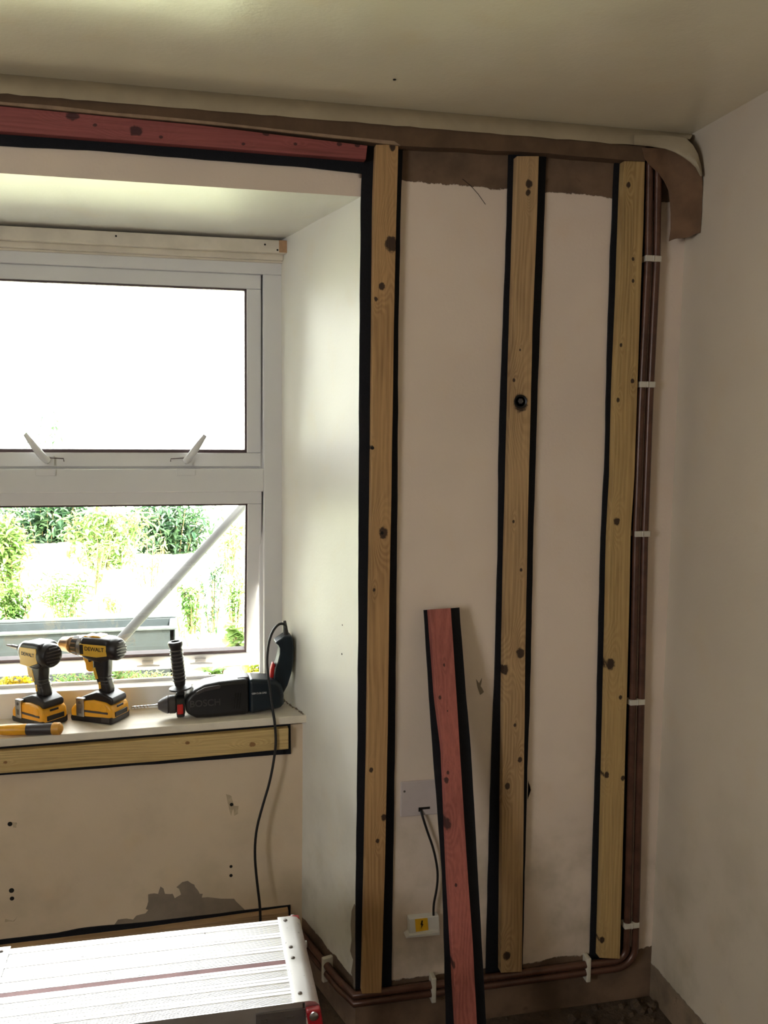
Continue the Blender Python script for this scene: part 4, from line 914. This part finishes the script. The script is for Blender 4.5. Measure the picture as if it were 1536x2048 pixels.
# ------------------------------------------------------------------ garden behind the glass
GZ = 0.28
bm = BM(); quad(bm, [(-14, OY + 0.02, GZ), (10, OY + 0.02, GZ), (14, 24, GZ + 0.5), (-18, 24, GZ + 0.5)])
bmesh.ops.subdivide_edges(bm, edges=bm.edges, cuts=12, use_grid_fill=True)
link('ground', bm, 'ground', kind='structure')
def leaves(name, label, cat, center, size, n, ls, mat, group=None, shape='oval', stems=6, droop=0.3, kind=None, fill=0.35):
    cx_, cy_, cz_ = center; sx, sy, sz = size
    th = empty(name, (cx_, cy_, cz_), label, cat, group)
    bm = BM(); rnd = random.Random(len(label) * 31 + n)
    if shape != 'round': n = int(n * 2.6); ls *= 0.62
    tips = []
    for i in range(stems):
        a = rnd.uniform(0, 2 * PI); rr = rnd.uniform(0.1, 0.9)
        tips.append(Vector((cx_ + math.cos(a) * sx * rr, cy_ + math.sin(a) * sy * rr, cz_ + sz * rnd.uniform(0.75, 1.1))))
    b2 = BM()
    for t in tips:
        b_ = Vector((cx_ + (t.x - cx_) * 0.3, cy_ + (t.y - cy_) * 0.3, cz_)); mid = b_.lerp(t, 0.5) + Vector((0, 0, sz * 0.08))
        tube(b2, [b_, mid, t], [0.006, 0.0045, 0.002], 5, smoothpath=1)
    child(link('stem', b2, 'stem'), th)
    for i in range(n):
        t = rnd.choice(tips); b_ = Vector((cx_ + (t.x - cx_) * 0.3, cy_ + (t.y - cy_) * 0.3, cz_)); s = rnd.random() ** 0.7
        mid = b_.lerp(t, s) + Vector((0, 0, sz * 0.08 * 4 * s * (1 - s)))
        p = mid + Vector((rnd.gauss(0, 1) * sx, rnd.gauss(0, 1) * sy, rnd.gauss(0, 1) * sz * 0.5)) * fill * 0.5
        L = ls * rnd.uniform(0.6, 1.3); w = L * (0.38 if shape == 'oval' else 0.10 if shape == 'blade' else 0.8)
        R = Matrix.Rotation(rnd.uniform(0, 2 * PI), 3, 'Z') @ Matrix.Rotation(rnd.uniform(-0.9, 1.0), 3, 'Y')
        pts = [(0, 0, 0), (L * 0.3, w * 0.5, 0.02 * L), (L * 0.7, w * 0.4, -droop * L * 0.2), (L, 0, -droop * L), (L * 0.7, -w * 0.4, -droop * L * 0.2), (L * 0.3, -w * 0.5, 0.02 * L)]
        v = [bm.verts.new(p + R @ Vector(q_)) for q_ in pts]
        bm.faces.new([v[0], v[1], v[2], v[3]]); bm.faces.new([v[0], v[3], v[4], v[5]])
    child(link('foliage', bm, mat), th)
    return th
def gp(px, py, Y): p = W(px, py, Y); return (p.x, p.y, p.z)
def bush(px, ytop, ybot, wpx, Y, n, ls, mat, name, label, cat, **kw):
    t = W(px, ytop, Y); b = W(px, ybot, Y); hw = (W(px + wpx / 2, ybot, Y) - b).length
    z0 = b.z; return leaves(name, label, cat, (b.x, Y, z0), (hw, hw * 0.6, t.z - z0), n, ls, mat, **kw)
bush(95, 1000, 1150, 260, 7.0, 900, 0.15, 'leafdeep', 'shrub', 'dense dark green bush beyond the garden at the left of the lower pane', 'bush', stems=30)
bush(345, 1010, 1165, 230, 6.2, 800, 0.13, 'leafdeep', 'shrub', 'grey green bush seen behind the middle of the lower pane', 'bush', stems=26)
bush(215, 1030, 1150, 180, 5.4, 420, 0.11, 'leaflight', 'shrub', 'pale green feathery bush between the two dark bushes outside', 'bush', stems=10)
bush(455, 1030, 1180, 120, 5.0, 120, 0.09, 'leaflight', 'shrub', 'thin pale green shrub behind the upper end of the diagonal pole', 'bush', stems=6)
bush(25, 1040, 1190, 120, 4.4, 260, 0.11, 'leaflight', 'shrub', 'pale leafy shrub at the far left outside the lower pane', 'bush', stems=8)
bush(95, 815, 1130, 75, 9.0, 150, 0.10, 'leafdeep', 'tree', 'faint twiggy tree top just showing in the upper pane', 'tree', stems=5)
bush(385, 1175, 1268, 70, 3.0, 150, 0.055, 'leaf', 'nettle_plant', 'bushy green nettle to the right of the dark trough', 'plant', stems=6)
bush(425, 1130, 1265, 60, 3.1, 110, 0.05, 'leafdeep', 'nettle_plant', 'tall upright weed behind the nettle outside the right part of the pane', 'plant', stems=4, fill=0.15)
bush(470, 1160, 1290, 60, 2.8, 130, 0.05, 'leaf', 'nettle_plant', 'reddish green weed at the right edge of the lower pane', 'plant', stems=5)
bush(130, 1160, 1262, 110, 3.4, 200, 0.08, 'leaf', 'fern', 'arching fern behind the cordless drills', 'plant', shape='blade', stems=10)
bush(30, 1180, 1300, 90, 2.8, 200, 0.07, 'leaf', 'fern', 'leafy fern at the left end of the lower pane', 'plant', stems=8)
bush(240, 1185, 1262, 90, 3.8, 90, 0.05, 'leaflight', 'weed', 'pale low weed behind the middle of the trough', 'plant', stems=6)
bush(475, 1255, 1325, 90, 2.2, 80, 0.06, 'leaflight', 'weed', 'light green broad weed close to the glass at the lower right', 'plant', stems=6, shape='round')
bush(510, 1325, 1372, 60, 1.25, 60, 0.055, 'leafyellow', 'yellow_leaf_plant', 'bright yellow leaved plant under the open sash at the right', 'plant', stems=6)
bush(435, 1335, 1370, 70, 1.15, 22, 0.075, 'leaf', 'broad_leaf_plant', 'plant with big round green leaves under the open sash', 'plant', stems=4, shape='round')
bush(190, 1345, 1395, 220, 1.2, 460, 0.028, 'leaf', 'ground_cover_plant', 'mat of small bright green leaves outside between the two cordless tools', 'plant', stems=26)
bush(300, 1345, 1385, 130, 1.3, 160, 0.028, 'leaflight', 'ground_cover_plant', 'pale small leaved plant outside behind the hammer side handle', 'plant', stems=16)
bush(30, 1355, 1400, 90, 1.2, 90, 0.05, 'leafyellow', 'ground_cover_plant', 'yellowish leaves outside behind the impact driver', 'plant', stems=8)
bm = BM(); rnd = random.Random(3)
for i in range(900):
    x = rnd.uniform(-2.4, 0.9); y = rnd.uniform(2.75, 4.5); h_ = rnd.uniform(0.06, 0.22); z = GZ + (y - 0.6) * 0.02
    a = rnd.uniform(0, 2 * PI); w = 0.004; dx, dy = math.cos(a) * w, math.sin(a) * w; lx, ly = rnd.uniform(-.05, .05), rnd.uniform(-.05, .05)
    v = [bm.verts.new(q_) for q_ in ((x - dx, y - dy, z), (x + dx, y + dy, z), (x + dx * .7 + lx * .4, y + dy * .7 + ly * .4, z + h_ * .6), (x + lx, y + ly, z + h_), (x - dx * .7 + lx * .4, y - dy * .7 + ly * .4, z + h_ * .6))]
    bm.faces.new([v[0], v[1], v[2], v[4]]); bm.faces.new([v[4], v[2], v[3]])
gr = link('grass', bm, 'leaflight'); gr['kind'] = 'stuff'; tag(gr, 'thin pale grass growing in the garden outside', 'grass')
bush(300, 1080, 1200, 110, 4.6, 70, 0.07, 'leaflight', 'weed', 'sparse pale weed just left of the middle of the diagonal pole', 'plant', stems=9)
bush(185, 1075, 1190, 100, 4.2, 60, 0.07, 'leaflight', 'weed', 'sparse pale weed in the bright middle of the garden view', 'plant', stems=8)
# leaning pole
a, b = W(490, 1008, 1.9), W(250, 1270, 1.5); dd = (b - a).normalized(); t_ = (GZ + 0.01 - b.z) / dd.z
bm = BM(); tube(bm, [a - dd * 0.12, a, b, b + dd * t_], [0.017, 0.018, 0.020, 0.021], 14); tag(link('leaning_pole', bm, 'polegrey', smooth=60), 'grey pole slanting across the view outside the lower pane', 'pole')
# trough
ty = 2.35; a = W(-60, 1262, ty); b = W(350, 1258, ty)
th = empty('garden_trough', ((a.x + b.x) / 2, ty + 0.15, GZ), 'long dark slate trough standing in the garden behind the drills', 'trough')
zt_ = b.z
bm = BM(); box(bm, a.x, b.x, ty, ty + 0.03, GZ, zt_); box(bm, a.x, b.x, ty + 0.27, ty + 0.30, GZ, zt_); box(bm, a.x, a.x + 0.03, ty, ty + 0.3, GZ, zt_); box(bm, b.x - 0.03, b.x, ty, ty + 0.3, GZ, zt_); box(bm, a.x, b.x, ty, ty + 0.3, GZ, GZ + 0.03)
child(link('trough_wall', bm, 'trough', bevel=0.006), th)
bm = BM(); box(bm, a.x - 0.01, b.x + 0.01, ty - 0.012, ty + 0.03, zt_, zt_ + 0.012); box(bm, a.x - 0.01, b.x + 0.01, ty + 0.27, ty + 0.31, zt_, zt_ + 0.012); child(link('trough_rim', bm, 'troughrim', bevel=0.003), th)
